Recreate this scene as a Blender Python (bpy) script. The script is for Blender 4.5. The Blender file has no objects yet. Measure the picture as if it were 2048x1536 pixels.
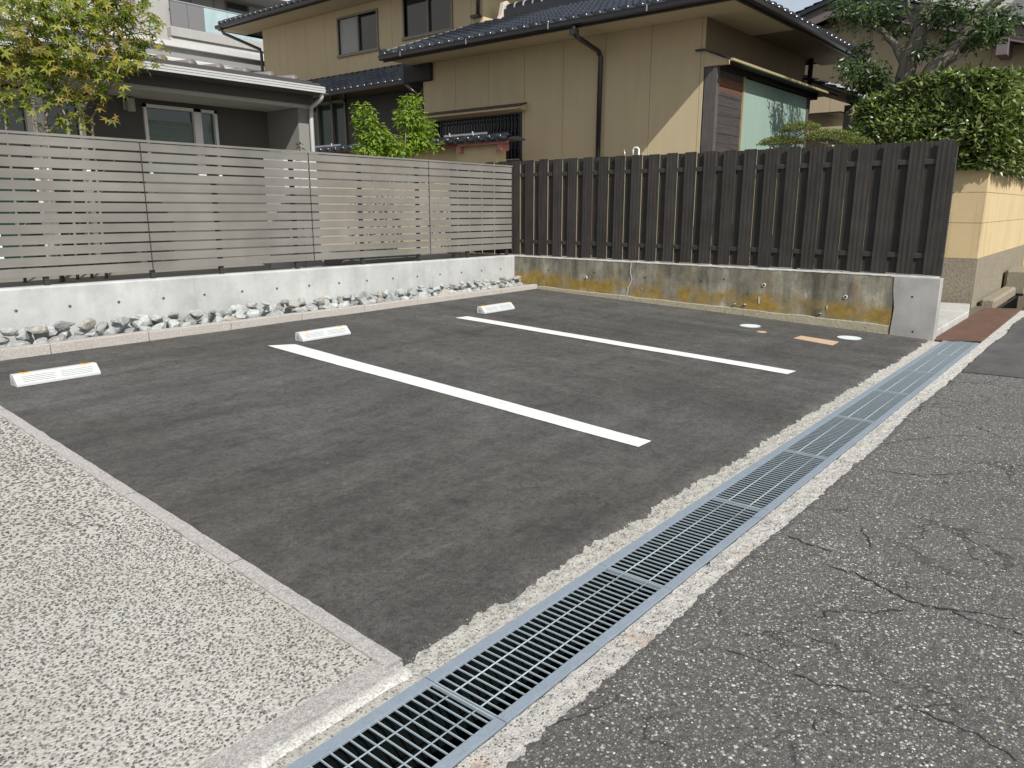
import bpy, bmesh, math, random
from mathutils import Vector, Matrix, noise
S = bpy.context.scene
COL = S.collection
rnd = random.Random(7)
R = math.radians

# ------------------------------------------------------------------ camera
F_PX, CAM_H = 1500.0, 1.5                     # focal length in pixels of the 2048 px wide photograph
PITCH, HEAD = math.atan(355 / F_PX), R(39.6)   # world X runs along the drain, world Y along the parking lines
cam_d = bpy.data.cameras.new('camera'); cam = bpy.data.objects.new('camera', cam_d); COL.objects.link(cam)
cam_d.sensor_width = 36; cam_d.lens = 36 * F_PX / 2048; cam_d.clip_start = .05; cam_d.clip_end = 3000
cam.location = (0, 0, CAM_H); cam.rotation_euler = (R(90) - PITCH, 0, HEAD - R(90))
S.camera = cam

# ------------------------------------------------------------------ light
SUN = Vector((-.46, -1.0, .98)).normalized()
w = bpy.data.worlds.new('World'); S.world = w; w.use_nodes = True
nt = w.node_tree; bg = nt.nodes['Background']
sky = nt.nodes.new('ShaderNodeTexSky'); sky.sky_type = 'NISHITA'; sky.sun_disc = False
sky.sun_elevation = math.asin(SUN.z); sky.sun_rotation = math.atan2(SUN.x, SUN.y)
sky.air_density = 1.0; sky.dust_density = 2.2; sky.ozone_density = 1.0
tc = nt.nodes.new('ShaderNodeTexCoord'); cn = nt.nodes.new('ShaderNodeTexNoise'); cn.inputs['Scale'].default_value = 2.2; cn.inputs['Detail'].default_value = 6; cn.inputs['Roughness'].default_value = .6
nt.links.new(tc.outputs['Generated'], cn.inputs['Vector'])
cr_ = nt.nodes.new('ShaderNodeValToRGB'); cr_.color_ramp.elements[0].position = .38; cr_.color_ramp.elements[1].position = .62; cr_.color_ramp.elements[0].color = (.25, .25, .25, 1); cr_.color_ramp.elements[1].color = (.85, .85, .85, 1)
nt.links.new(cn.outputs['Fac'], cr_.inputs[0]); mxw = nt.nodes.new('ShaderNodeMix'); mxw.data_type = 'RGBA'; nt.links.new(cr_.outputs[0], mxw.inputs[0]); nt.links.new(sky.outputs[0], mxw.inputs[6]); mxw.inputs[7].default_value = (5.6, 5.8, 6.0, 1)   # thin white cloud
nt.links.new(mxw.outputs[2], bg.inputs[0]); bg.inputs[1].default_value = .10
sl = bpy.data.lights.new('sun', 'SUN'); sl.energy = 4.3; sl.angle = R(.5); sl.color = (1, .965, .91)
so = bpy.data.objects.new('sun', sl); COL.objects.link(so); so.rotation_euler = SUN.to_track_quat('Z', 'Y').to_euler()
V = S.view_settings; V.view_transform = 'Standard'; V.look = 'None'; V.gamma = 1; V.use_curve_mapping = False; V.exposure = .31
S.cycles.max_bounces = 8; S.cycles.transparent_max_bounces = 8

# ------------------------------------------------------------------ pixel <-> place helpers
CF = (math.cos(HEAD), math.sin(HEAD)); CR = (math.sin(HEAD), -math.cos(HEAD))
def ray(u, v):
    x = (u - 1024) / F_PX; y = (768 - v) / F_PX
    fw = math.cos(PITCH) + y * math.sin(PITCH)
    return Vector((CF[0] * fw + CR[0] * x, CF[1] * fw + CR[1] * x, -math.sin(PITCH) + y * math.cos(PITCH)))
def atX(u, v, X): d = ray(u, v); t = X / d.x; return Vector((X, d.y * t, CAM_H + d.z * t))
def atY(u, v, Y): d = ray(u, v); t = Y / d.y; return Vector((d.x * t, Y, CAM_H + d.z * t))
def in_view(p, m=60):
    fw = p[0] * CF[0] + p[1] * CF[1]; r = p[0] * CR[0] + p[1] * CR[1]; z = p[2] - CAM_H
    zc = fw * math.cos(PITCH) - z * math.sin(PITCH); yc = fw * math.sin(PITCH) + z * math.cos(PITCH)
    if zc < .2: return False
    u = 1024 + F_PX * r / zc; v = 768 - F_PX * yc / zc
    return -m < u < 2048 + m and -m < v < 1536 + m
def slope(y): return .0345 * max(0.0, y - 1.7)

# ------------------------------------------------------------------ materials
def lin(c):
    return tuple((x / 255 / 12.92 if x / 255 <= .04045 else ((x / 255 + .055) / 1.055) ** 2.4) for x in c)
class NT:
    def __init__(s, name):
        s.m = bpy.data.materials.new(name); s.m.use_nodes = True; s.t = s.m.node_tree
        s.b = s.t.nodes['Principled BSDF']; s.pos = None
    def n(s, typ, **kw):
        o = s.t.nodes.new('ShaderNode' + typ)
        for k, v in kw.items():
            if k in ('ins',):
                for kk, vv in v.items(): s.put(o.inputs[kk], vv)
            else: setattr(o, k, v)
        return o
    def put(s, sock, v):
        if isinstance(v, bpy.types.NodeSocket): s.t.links.new(v, sock)
        elif hasattr(sock.default_value, '__len__') and not hasattr(v, '__len__'): sock.default_value = (v,) * len(sock.default_value)
        elif hasattr(v, '__len__') and hasattr(sock.default_value, '__len__') and len(sock.default_value) == 4 and len(v) == 3: sock.default_value = (*v, 1)
        else: sock.default_value = v
    def P(s):
        if s.pos is None: s.pos = s.n('NewGeometry').outputs['Position']
        return s.pos
    def scaled(s, sc):
        return s.n('Vector Math'.replace(' ', ''), operation='MULTIPLY', ins={0: s.P(), 1: sc}).outputs[0]
    def noise(s, scale, detail=4, rough=.55, sc=None, dist=0):
        o = s.n('TexNoise', ins={'Vector': s.scaled(sc) if sc else s.P(), 'Scale': scale, 'Detail': detail, 'Roughness': rough, 'Distortion': dist}); return o.outputs['Fac']
    def voro(s, scale, feature='F1', out='Distance', sc=None, rand=1):
        o = s.n('TexVoronoi', feature=feature); s.put(o.inputs['Vector'], s.scaled(sc) if sc else s.P()); o.inputs['Scale'].default_value = scale
        o.inputs['Randomness'].default_value = rand; return o.outputs[out]
    def ramp(s, f, stops, interp='LINEAR'):
        o = s.n('ValToRGB'); s.put(o.inputs[0], f); cr = o.color_ramp; cr.interpolation = interp
        while len(cr.elements) < len(stops): cr.elements.new(.5)
        for e, (p, c) in zip(cr.elements, stops):
            e.position = p; e.color = (*c, 1) if hasattr(c, '__len__') else (c, c, c, 1)
        return o.outputs[0]
    def mix(s, f, a, b, mode='MIX'):
        o = s.n('Mix', data_type='RGBA', blend_type=mode); s.put(o.inputs[0], f); s.put(o.inputs[6], a); s.put(o.inputs[7], b); return o.outputs[2]
    def math(s, op, a, b=0.0):
        o = s.n('Math', operation=op); s.put(o.inputs[0], a); s.put(o.inputs[1], b); return o.outputs[0]
    def axis(s, k): o = s.n('SeparateXYZ', ins={0: s.P()}); return o.outputs[k]
    def bump(s, h, dist=.005, strength=1.0):
        o = s.n('Bump'); s.put(o.inputs['Height'], h); o.inputs['Distance'].default_value = dist; o.inputs['Strength'].default_value = strength
        s.t.links.new(o.outputs[0], s.b.inputs['Normal'])
    def fin(s, col, rough=.8, metal=0, spec=.5, **kw):
        s.put(s.b.inputs['Base Color'], col); s.put(s.b.inputs['Roughness'], rough); s.put(s.b.inputs['Metallic'], metal); s.put(s.b.inputs['Specular IOR Level'], spec)
        for k, v in kw.items(): s.put(s.b.inputs[k], v)
        return s.m
def sc3(c, k): return tuple(min(1, x * k) for x in c)
def plain(name, c, rough=.7, metal=0, var=.12, scale=6, bumps=0, bscale=80, spec=.5, island=0):
    """colour with soft large and fine variation, a little relief and a little difference from object to object"""
    t = NT(name); f = t.noise(scale, 5, .6); g = t.noise(bscale, 3)
    col = t.mix(f, sc3(c, 1 - var), sc3(c, 1 + var)); col = t.mix(.25, col, t.ramp(g, [(.3, sc3(c, .75)), (.7, sc3(c, 1.25))]))
    oi = t.n('ObjectInfo').outputs['Random'] if not island else t.n('NewGeometry').outputs['Random Per Island']
    k = island or .05
    col = t.mix(1, col, t.ramp(oi, [(0, 1 - k), (1, 1.0)]), 'MULTIPLY')
    if bumps: t.bump(g, bumps)
    return t.fin(col, rough, metal, spec)

def m_lot():
    t = NT('new_asphalt')
    a = t.noise(.55, 5, .62, dist=.6); b = t.noise(2.6, 6, .7, sc=(.6, 1.3, 1)); fine = t.noise(190, 4, .8); mid = t.noise(34, 4, .75)
    col = t.ramp(a, [(.3, (.070, .068, .063)), (.5, (.085, .083, .078)), (.7, (.102, .101, .097))])
    brown = t.math('MULTIPLY', t.ramp(t.axis('X'), [(0, 1), (.12, 0)]) if False else t.noise(.8, 3), .0)
    col = t.mix(t.ramp(t.noise(.35, 3), [(.45, 0), (.7, .4)]), col, (.088, .076, .065))
    lf_ = t.noise(1.0, 5, .7, sc=(2.6, .32, 1), dist=.3); rt_ = t.noise(1.0, 5, .7, sc=(.32, 2.6, 1), dist=.3); stk = t.mix(t.ramp(t.math('DIVIDE', t.axis('X'), 10.0), [(.35, 0), (.6, 1)]), rt_, lf_)
    col = t.mix(1, col, t.ramp(stk, [(.3, .72), (.5, 1.0), (.68, 1.28)]), 'MULTIPLY')
    col = t.mix(1, col, t.ramp(b, [(.28, .78), (.5, 1.0), (.72, 1.12)]), 'MULTIPLY')
    col = t.mix(1, col, t.ramp(mid, [(.3, .62), (.52, 1.0), (.75, 1.3)]), 'MULTIPLY'); col = t.mix(1, col, t.ramp(t.noise(9, 5, .75), [(.32, .72), (.5, 1.0), (.7, 1.2)]), 'MULTIPLY')
    col = t.mix(1, col, t.ramp(fine, [(.32, .42), (.5, 1.0), (.68, 1.8)]), 'MULTIPLY')
    # roller seams: two faint dark bands parallel to the kerb
    y = t.math('ADD', t.axis('Y'), t.math('MULTIPLY', t.noise(1.2, 3), .22))
    for y0, wd, k in ((5.72, .05, .35), (4.4, .11, .16), (2.95, .06, .2)):
        d = t.math('ABSOLUTE', t.math('SUBTRACT', y, y0)); band = t.ramp(t.math('DIVIDE', d, wd * 3), [(0, k), (1, 0)])
        col = t.mix(t.math('MULTIPLY', band, t.ramp(t.noise(.9, 3), [(.4, .2), (.6, 1)])), col, (.03, .028, .027))
    wh = t.ramp(t.voro(22, out='Distance'), [(0, 1), (.045, 1), (.06, 0)]); pick = t.ramp(t.n('SeparateColor', ins={0: t.voro(22, out='Color')}).outputs[0], [(.93, 0), (.94, 1)])
    col = t.mix(t.math('MULTIPLY', wh, pick), col, (.42, .4, .37))
    t.bump(t.math('ADD', fine, t.math('MULTIPLY', mid, 2.0)), .006)
    return t.fin(col, .86, spec=.35)
def m_road():
    t = NT('worn_asphalt')
    a = t.noise(.9, 5, .6); fine = t.noise(210, 4, .75); mid = t.noise(46, 4, .7)
    col = t.ramp(a, [(.3, (.098, .095, .089)), (.7, (.132, .128, .120))])
    col = t.mix(1, col, t.ramp(mid, [(.3, .62), (.52, 1.0), (.75, 1.35)]), 'MULTIPLY')
    col = t.mix(1, col, t.ramp(fine, [(.3, .5), (.5, 1.0), (.7, 1.6)]), 'MULTIPLY')
    for scl, lo, c in ((70, .55, (.33, .32, .295)), (120, .5, (.28, .27, .25)), (45, .86, (.40, .38, .33)), (60, .90, (.03, .03, .03))):
        d = t.ramp(t.voro(scl), [(.2, 1), (.36, 0)]); pk = t.ramp(t.n('SeparateColor', ins={0: t.voro(scl, out='Color')}).outputs[0], [(lo, 0), (lo + .02, 1)])
        col = t.mix(t.math('MULTIPLY', d, pk), col, c)
    wob = t.n('TexNoise', ins={'Vector': t.P(), 'Scale': 3.5, 'Detail': 5}).outputs['Color']; vv = t.n('VectorMath', operation='ADD', ins={0: t.P(), 1: t.n('VectorMath', operation='MULTIPLY', ins={0: wob, 1: (.45, .45, 0)}).outputs[0]}).outputs[0]
    vc = t.n('TexVoronoi', feature='DISTANCE_TO_EDGE'); t.put(vc.inputs['Vector'], vv); vc.inputs['Scale'].default_value = 2.6
    ck = t.math('MULTIPLY', t.ramp(vc.outputs['Distance'], [(.0, 1), (.006, .8), (.022, 0)]), t.ramp(t.noise(1.4, 4, .6), [(.46, 0), (.58, .75)])); col = t.mix(ck, col, (.025, .024, .023))
    t.bump(t.math('SUBTRACT', t.math('ADD', fine, t.math('MULTIPLY', mid, 2.2)), ck), .006)
    return t.fin(col, .85, spec=.4)
def m_patch():
    t = NT('patched_asphalt'); a = t.noise(1.6, 6, .7, sc=(1, 2.5, 1)); fine = t.noise(220, 3, .7)
    col = t.ramp(a, [(.3, (.048, .047, .048)), (.7, (.10, .098, .096))]); col = t.mix(1, col, t.ramp(fine, [(.3, .6), (.7, 1.4)]), 'MULTIPLY')
    t.bump(fine, .003); return t.fin(col, .8)
def m_shoulder(name, c1, c2, rust=.35, dark=.5):
    t = NT(name); a = t.noise(3.2, 6, .7); fine = t.noise(150, 4, .75); mid = t.noise(28, 5, .75)
    col = t.mix(a, c1, c2); col = t.mix(1, col, t.ramp(mid, [(.3, .62), (.5, 1), (.75, 1.15)]), 'MULTIPLY')
    col = t.mix(1, col, t.ramp(fine, [(.32, dark), (.48, 1), (.7, 1.15)]), 'MULTIPLY')
    d = t.ramp(t.voro(75), [(.25, 1), (.4, 0)]); pk = t.ramp(t.n('SeparateColor', ins={0: t.voro(75, out='Color')}).outputs[0], [(.72, 0), (.74, 1)])
    col = t.mix(t.math('MULTIPLY', d, pk), col, (.16, .14, .12))
    col = t.mix(t.ramp(t.noise(5.5, 4, .6), [(.6, 0), (.74, rust)]), col, (.42, .22, .10))
    t.bump(t.math('ADD', mid, t.math('MULTIPLY', fine, .5)), .012); return t.fin(col, .95, spec=.2)
def m_pad():
    t = NT('cream_cement'); a = t.noise(1.6, 5, .6); fine = t.noise(240, 3, .7)
    col = t.ramp(a, [(.3, (.42, .41, .36)), (.5, (.47, .46, .425)), (.7, (.54, .53, .50))])
    v = t.voro(72, sc=(1, 1.5, 1)); pk = t.n('SeparateColor', ins={0: t.voro(72, out='Color', sc=(1, 1.5, 1))})
    tone = t.ramp(pk.outputs[0], [(0, (.40, .39, .36)), (.35, (.46, .45, .41)), (.8, (.51, .49, .44)), (1, (.58, .56, .49))])
    col = t.mix(t.ramp(v, [(.3, 1), (.46, 0)]), col, tone)
    col = t.mix(1, col, t.ramp(fine, [(.3, .8), (.7, 1.12)]), 'MULTIPLY')
    t.bump(t.math('ADD', t.math('MULTIPLY', v, -1.0), fine), .004); return t.fin(col, .9, spec=.3)
def m_granite(name, c, k=1.0):
    t = NT(name); fine = t.noise(150, 4, .8); mid = t.noise(55, 5, .85); a = t.noise(4, 4)
    col = t.mix(a, sc3(c, .9), sc3(c, 1.08)); col = t.mix(1, col, t.ramp(mid, [(.35, .72), (.55, 1.0), (.7, 1.18)]), 'MULTIPLY')
    col = t.mix(1, col, t.ramp(fine, [(.35, .5), (.5, 1), (.66, 1.35)]), 'MULTIPLY'); t.bump(mid, .01 * k); return t.fin(col, .85)
def m_concrete(name='pale_concrete', c=(.44, .45, .445)):
    t = NT(name); a = t.noise(1.2, 6, .65, sc=(1, 1, 1.0)); s = t.noise(7, 4, .6, sc=(1, 1, .12)); fine = t.noise(120, 3)
    col = t.ramp(a, [(.3, sc3(c, .86)), (.7, sc3(c, 1.12))]); col = t.mix(1, col, t.ramp(s, [(.3, .92), (.55, 1.0), (.75, 1.07)]), 'MULTIPLY')
    col = t.mix(1, col, t.ramp(t.noise(3.4, 5, .7), [(.35, .86), (.55, 1)]), 'MULTIPLY')
    col = t.mix(1, col, t.ramp(fine, [(.35, .93), (.7, 1.04)]), 'MULTIPLY')
    t.bump(fine, .0012); return t.fin(col, .78, spec=.35)
def m_stained():
    t = NT('stained_concrete')
    a = t.noise(2.2, 6, .7); drip = t.noise(5, 5, .65, sc=(1, 1, .13)); fine = t.noise(90, 4, .7); z = t.axis('Z'); y = t.axis('Y')
    col = t.ramp(a, [(.28, (.10, .097, .078)), (.42, (.18, .17, .13)), (.55, (.26, .245, .195)), (.72, (.40, .385, .33))])
    col = t.mix(1, col, t.ramp(drip, [(.3, .35), (.46, .75), (.6, 1.1), (.74, 1.75)]), 'MULTIPLY')
    zz = t.math('ADD', z, t.math('MULTIPLY', t.math('SUBTRACT', t.noise(2.6, 4, .6), .5), .34))
    zr = t.math('SUBTRACT', zz, t.math('MULTIPLY', y, .02))
    band = t.ramp(zr, [(.06, 0), (.13, 1), (.25, 1), (.37, 0)])
    pick = t.ramp(t.noise(1.7, 4, .6, dist=.5), [(.38, .05), (.54, 1)])
    och = t.ramp(t.noise(9, 4, .6), [(.3, (.17, .125, .03)), (.7, (.36, .23, .05))])
    near = t.ramp(y, [(0, .8), (1, .8)])
    col = t.mix(t.math('MULTIPLY', t.math('MULTIPLY', band, pick), .95), col, och)
    drip2 = t.math('MULTIPLY', t.ramp(t.noise(3.4, 3, .5, sc=(1, 1, .1)), [(.60, 0), (.72, .45)]), t.ramp(zr, [(.2, 0), (.35, 1), (.55, 1), (.68, 0)]))
    col = t.mix(drip2, col, (.27, .15, .03))
    col = t.mix(t.ramp(t.noise(6.5, 4, .65, sc=(1, 1, .3)), [(.66, 0), (.74, .5)]), col, (.50, .48, .42))
    col = t.mix(1, col, t.ramp(fine, [(.3, .72), (.5, 1), (.7, 1.25)]), 'MULTIPLY')
    t.bump(t.math('ADD', fine, a), .006); return t.fin(col, .9, spec=.25)
def m_stucco(name, c, bumps=.002, var=.06):
    t = NT(name); f = t.noise(.9, 5, .6); g = t.noise(140, 3, .7); s = t.noise(5, 4, .6, sc=(1, 1, .15))
    col = t.mix(f, sc3(c, 1 - var), sc3(c, 1 + var)); col = t.mix(1, col, t.ramp(g, [(.3, .9), (.7, 1.08)]), 'MULTIPLY')
    col = t.mix(1, col, t.ramp(s, [(.3, .94), (.6, 1)]), 'MULTIPLY')
    t.bump(g, bumps); return t.fin(col, .9, spec=.2)
def m_boundary():
    t = NT('boundary_render'); c = (.56, .44, .255); f = t.noise(1.3, 5, .65); g = t.noise(120, 3, .7); z = t.axis('Z')
    col = t.mix(f, sc3(c, .88), sc3(c, 1.1)); col = t.mix(1, col, t.ramp(g, [(.3, .86), (.7, 1.1)]), 'MULTIPLY')
    col = t.mix(1, col, t.ramp(t.noise(4.5, 5, .65, sc=(1, 1, .12)), [(.3, .78), (.5, 1)]), 'MULTIPLY'); d = t.ramp(t.math('ADD', z, t.math('MULTIPLY', t.noise(3, 5, .7), .5)), [(.30, .85), (.62, 0)])
    col = t.mix(d, col, (.12, .10, .075)); t.bump(g, .003); return t.fin(col, .9, spec=.2)
def m_wood(name, c, scale=1.0, axis='Z', var=.35, rough=.75, obj=.12):
    t = NT(name); sc = {'Z': (60, 60, 1.2), 'X': (1.2, 60, 60), 'Y': (60, 1.2, 60)}[axis]
    f = t.noise(scale, 5, .7, sc=sc); g = t.noise(3 * scale, 3, .6)
    col = t.ramp(f, [(.3, sc3(c, 1 - var)), (.5, c), (.7, sc3(c, 1 + var))]); col = t.mix(1, col, t.ramp(g, [(.3, .8), (.7, 1.15)]), 'MULTIPLY')
    col = t.mix(1, col, t.ramp(t.n('ObjectInfo').outputs['Random'], [(0, 1 - obj), (1, 1.0)]), 'MULTIPLY')
    t.bump(f, .0015); return t.fin(col, rough, spec=.35)
def m_bay_wood():
    t = NT('weathered_cedar'); f = t.noise(1, 5, .7, sc=(2, 50, 50)); z = t.axis('Z')
    col = t.ramp(f, [(.3, (.022, .019, .018)), (.7, (.075, .066, .062))])
    zz = t.math('ADD', z, t.math('MULTIPLY', t.noise(4, 3), .12))
    col = t.mix(t.ramp(t.math('SUBTRACT', zz, 3.0), [(.36, 0), (.5, .8), (.56, .6), (.68, 0)]), col, (.17, .065, .025))
    t.bump(f, .002); return t.fin(col, .7)
def m_leaf(name, stops, rough=.5, trans=.35, pos=None):
    t = NT(name); r = t.n('NewGeometry').outputs['Random Per Island']
    col = t.ramp(r, [(p, c) for p, c in stops])
    if pos:                                   # autumn red reaching into the crown
        f = t.ramp(t.noise(2.2, 3, .5, dist=.3), [(.52, 0), (.66, .65)]); col = t.mix(t.math('MULTIPLY', f, t.ramp(r, [(.2, .3), (.7, 1)])), col, pos)
    t.fin(col, rough, spec=.5); out = t.t.nodes['Material Output']
    tr = t.n('BsdfTranslucent'); t.put(tr.inputs[0], t.mix(1, col, (1.6, 1.7, .8), 'MULTIPLY')); mx = t.n('MixShader'); mx.inputs[0].default_value = trans
    t.t.links.new(t.b.outputs[0], mx.inputs[1]); t.t.links.new(tr.outputs[0], mx.inputs[2]); t.t.links.new(mx.outputs[0], out.inputs[0]); return t.m
def m_island(name, stops, rough=.6, bumps=0):
    t = NT(name); col = t.ramp(t.n('NewGeometry').outputs['Random Per Island'], stops)
    col = t.mix(1, col, t.ramp(t.noise(300, 3), [(.3, .85), (.7, 1.12)]), 'MULTIPLY'); return t.fin(col, rough)
def m_rock():
    t = NT('crushed_rock'); r = t.n('ObjectInfo').outputs['Random']; f = t.noise(14, 5, .7); g = t.noise(80, 4, .7)
    col = t.ramp(r, [(0, (.30, .33, .32)), (.25, (.35, .36, .355)), (.5, (.44, .47, .455)), (.75, (.24, .25, .25)), (.96, (.35, .33, .29)), (1, (.31, .32, .315))])
    col = t.mix(1, col, t.ramp(f, [(.3, .65), (.5, 1), (.7, 1.4)]), 'MULTIPLY'); col = t.mix(1, col, t.ramp(g, [(.3, .75), (.7, 1.2)]), 'MULTIPLY')
    t.bump(t.math('ADD', f, g), .012); return t.fin(col, .85)
def m_galv(name='galvanised_steel', c=(.30, .37, .44), metal=.55, rough=.5):
    t = NT(name); f = t.noise(14, 5, .7); g = t.noise(120, 3)
    col = t.mix(f, sc3(c, .82), sc3(c, 1.16)); col = t.mix(1, col, t.ramp(g, [(.3, .9), (.7, 1.08)]), 'MULTIPLY')
    col = t.mix(t.ramp(t.noise(4.5, 5, .7), [(.6, 0), (.74, .4)]), col, (.5, .5, .48))
    return t.fin(col, rough, metal)
def m_glass(name, c, rough=.06):
    t = NT(name); f = t.noise(1.5, 3); return t.fin(t.mix(f, sc3(c, .7), sc3(c, 1.3)), rough, 0, .9)
def m_tile(name='glazed_tile', c=(.012, .015, .021)):
    t = NT(name); f = t.noise(30, 3); col = t.mix(t.noise(5, 4), sc3(c, .7), sc3(c, 1.5))
    col = t.mix(1, col, t.ramp(t.n('ObjectInfo').outputs['Random'], [(0, .8), (1, 1.25)]), 'MULTIPLY'); t.bump(f, .001)
    return t.fin(col, .2, 0, .6)

M = dict(
    lot=m_lot(), road=m_road(), patch=m_patch(), shoulder=m_shoulder('drain_concrete', (.42, .40, .35), (.54, .53, .49)),
    shoulder2=m_shoulder('drain_concrete_outer', (.44, .42, .38), (.60, .59, .56), .4, .45), pad=m_pad(),
    pebble=m_island('pebbles', [(0, (.05, .05, .05)), (.2, (.10, .10, .095)), (.6, (.17, .165, .155)), (.82, (.26, .24, .21)), (.95, (.42, .40, .34)), (1, (.58, .56, .50))], .55),
    chip=m_island('aggregate_chips', [(0, (.20, .195, .185)), (.5, (.30, .29, .27)), (.8, (.42, .41, .37)), (.94, (.52, .50, .45)), (.97, (.38, .29, .16)), (1, (.54, .54, .54))], .6),
    granite=m_granite('pink_granite', (.46, .43, .395)), granite2=m_granite('grey_granite', (.50, .475, .455), 1.2), mortar=m_granite('white_mortar', (.50, .49, .46), .5),
    conc=m_concrete(), conc2=m_concrete('repaired_concrete', (.36, .355, .335)), slab=m_concrete('white_slab_concrete', (.45, .445, .42)), footc=m_shoulder('footing_concrete', (.31, .285, .205), (.42, .385, .29), .1, .7),
    stained=m_stained(), white=plain('white_plastic', (.50, .52, .52), .45, var=.03, bumps=.0005), paint=m_granite('road_paint', (.72, .72, .70), .35),
    orange=plain('amber_reflector', (.80, .42, .05), .25), hole=plain('dark_hole', (.02, .02, .02), .9), shadowhole=plain('stop_socket', (.30, .31, .31), .8),
    slat=m_wood('taupe_slat', (.190, .184, .168), .5, 'X', .05, .6, .06), slatdark=plain('bronze_metal', (.035, .033, .030), .5),
    batten=m_wood('charcoal_board', (.040, .036, .032), 1.4, 'Z', .5, .7, .25), battrail=plain('charcoal_rail', (.034, .032, .029), .6),
    tan=m_stucco('tan_siding', (.50, .412, .268)), tanshade=m_stucco('shade_toned_tan', (.17, .135, .09)), soffit=m_stucco('soffit_board', (.50, .42, .28)), joint=plain('joint_sealant', (.16, .12, .075), .9),
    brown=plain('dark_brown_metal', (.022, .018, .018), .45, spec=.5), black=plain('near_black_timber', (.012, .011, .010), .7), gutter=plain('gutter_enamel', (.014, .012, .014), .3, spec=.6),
    tile=m_tile(), pale_glare=m_tile('pale_glare_tile', (.30, .32, .34)), mortarw=plain('ridge_plaster', (.48, .43, .36), .9), flash=plain('flashing', (.42, .44, .46), .35, .6),
    green=m_stucco('pale_green_board', (.25, .34, .29), .0005, .05), bay=m_bay_wood(), post=m_wood('grey_post', (.085, .08, .078), 1, 'Z', .3), gold=plain('brass_trim', (.46, .40, .22), .4, .3),
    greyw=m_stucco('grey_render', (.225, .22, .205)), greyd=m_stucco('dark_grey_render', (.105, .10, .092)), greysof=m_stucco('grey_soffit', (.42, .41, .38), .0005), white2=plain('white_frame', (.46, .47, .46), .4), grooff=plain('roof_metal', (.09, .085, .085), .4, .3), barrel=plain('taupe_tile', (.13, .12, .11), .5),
    frame=plain('bronze_frame', (.19, .165, .13), .4, .3), glass=m_glass('dark_glass', (.012, .016, .02)), glassg=m_glass('green_glass', (.02, .045, .04)), curtain=m_stucco('pale_curtain', (.34, .35, .34), .001), blind=plain('slat_blind', (.13, .17, .155), .5),
    navy=plain('navy_lattice', (.010, .013, .024), .4), red=plain('red_painted_timber', (.30, .09, .075), .5), redlit=plain('sunlit_red_timber', (.46, .20, .17), .5), cream=m_stucco('cream_wall', (.58, .48, .30)),
    rustp=None, galv=m_galv(metal=.25, rough=.55, c=(.25, .30, .35)), bar=m_galv('grate_bar_steel', (.32, .385, .42), .1, .6), bound=m_boundary(), plinth=m_shoulder('plinth_render', (.22, .195, .15), (.33, .29, .22), .05, .75),
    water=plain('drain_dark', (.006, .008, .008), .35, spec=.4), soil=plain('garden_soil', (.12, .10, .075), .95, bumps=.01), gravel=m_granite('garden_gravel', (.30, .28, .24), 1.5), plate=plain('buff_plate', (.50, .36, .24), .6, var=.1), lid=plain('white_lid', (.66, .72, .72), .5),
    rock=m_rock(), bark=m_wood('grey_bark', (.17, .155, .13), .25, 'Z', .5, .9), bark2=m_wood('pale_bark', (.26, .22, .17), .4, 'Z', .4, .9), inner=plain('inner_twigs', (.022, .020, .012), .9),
    maple=m_leaf('maple_leaf', [(0, (.07, .12, .012)), (.5, (.16, .20, .02)), (.8, (.25, .26, .03)), (1, (.33, .30, .05))], .5, .4, (.30, .105, .04)),
    gtree=m_leaf('bright_leaf', [(0, (.07, .14, .010)), (.5, (.16, .25, .018)), (1, (.28, .36, .04))], .5, .4),
    hedge=m_leaf('glossy_leaf', [(0, (.030, .050, .012)), (.35, (.065, .11, .024)), (.6, (.11, .14, .035)), (.85, (.15, .21, .05)), (1, (.30, .32, .13))], .3, .22),
    yew=m_leaf('dark_leaf', [(0, (.020, .042, .012)), (.6, (.045, .085, .02)), (1, (.085, .13, .03))], .38, .2), pine=m_leaf('pine_needle', [(0, (.06, .08, .012)), (.6, (.12, .15, .025)), (1, (.19, .21, .05))], .5, .2),
    apt=m_stucco('apartment_render', (.36, .355, .34)), aptd=m_stucco('apartment_grey', (.24, .24, .235)), aptw=m_stucco('apartment_white', (.50, .50, .49)), bglass=m_glass('balcony_glass', (.34, .44, .46), .15), bpanel=plain('balcony_panel', (.16, .16, .165), .5),
    winw=plain('white_sash', (.75, .75, .74), .4, var=.03), tan2=m_stucco('far_tan', (.42, .35, .235)), barge=plain('barge_board', (.15, .12, .12), .7), cable=plain('clamp_metal', (.55, .56, .56), .4, .4))
def m_rust():
    t = NT('rusty_plate'); f = t.noise(3, 5, .7); v = t.voro(45, sc=(1, 1.4, 1)); col = t.ramp(f, [(.3, (.105, .055, .038)), (.7, (.17, .09, .062))])
    col = t.mix(1, col, t.ramp(v, [(.1, 1.2), (.5, .8)]), 'MULTIPLY'); t.bump(t.math('MULTIPLY', v, -1.0), .004); return t.fin(col, .7, .1)
M['rustp'] = m_rust()

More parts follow.
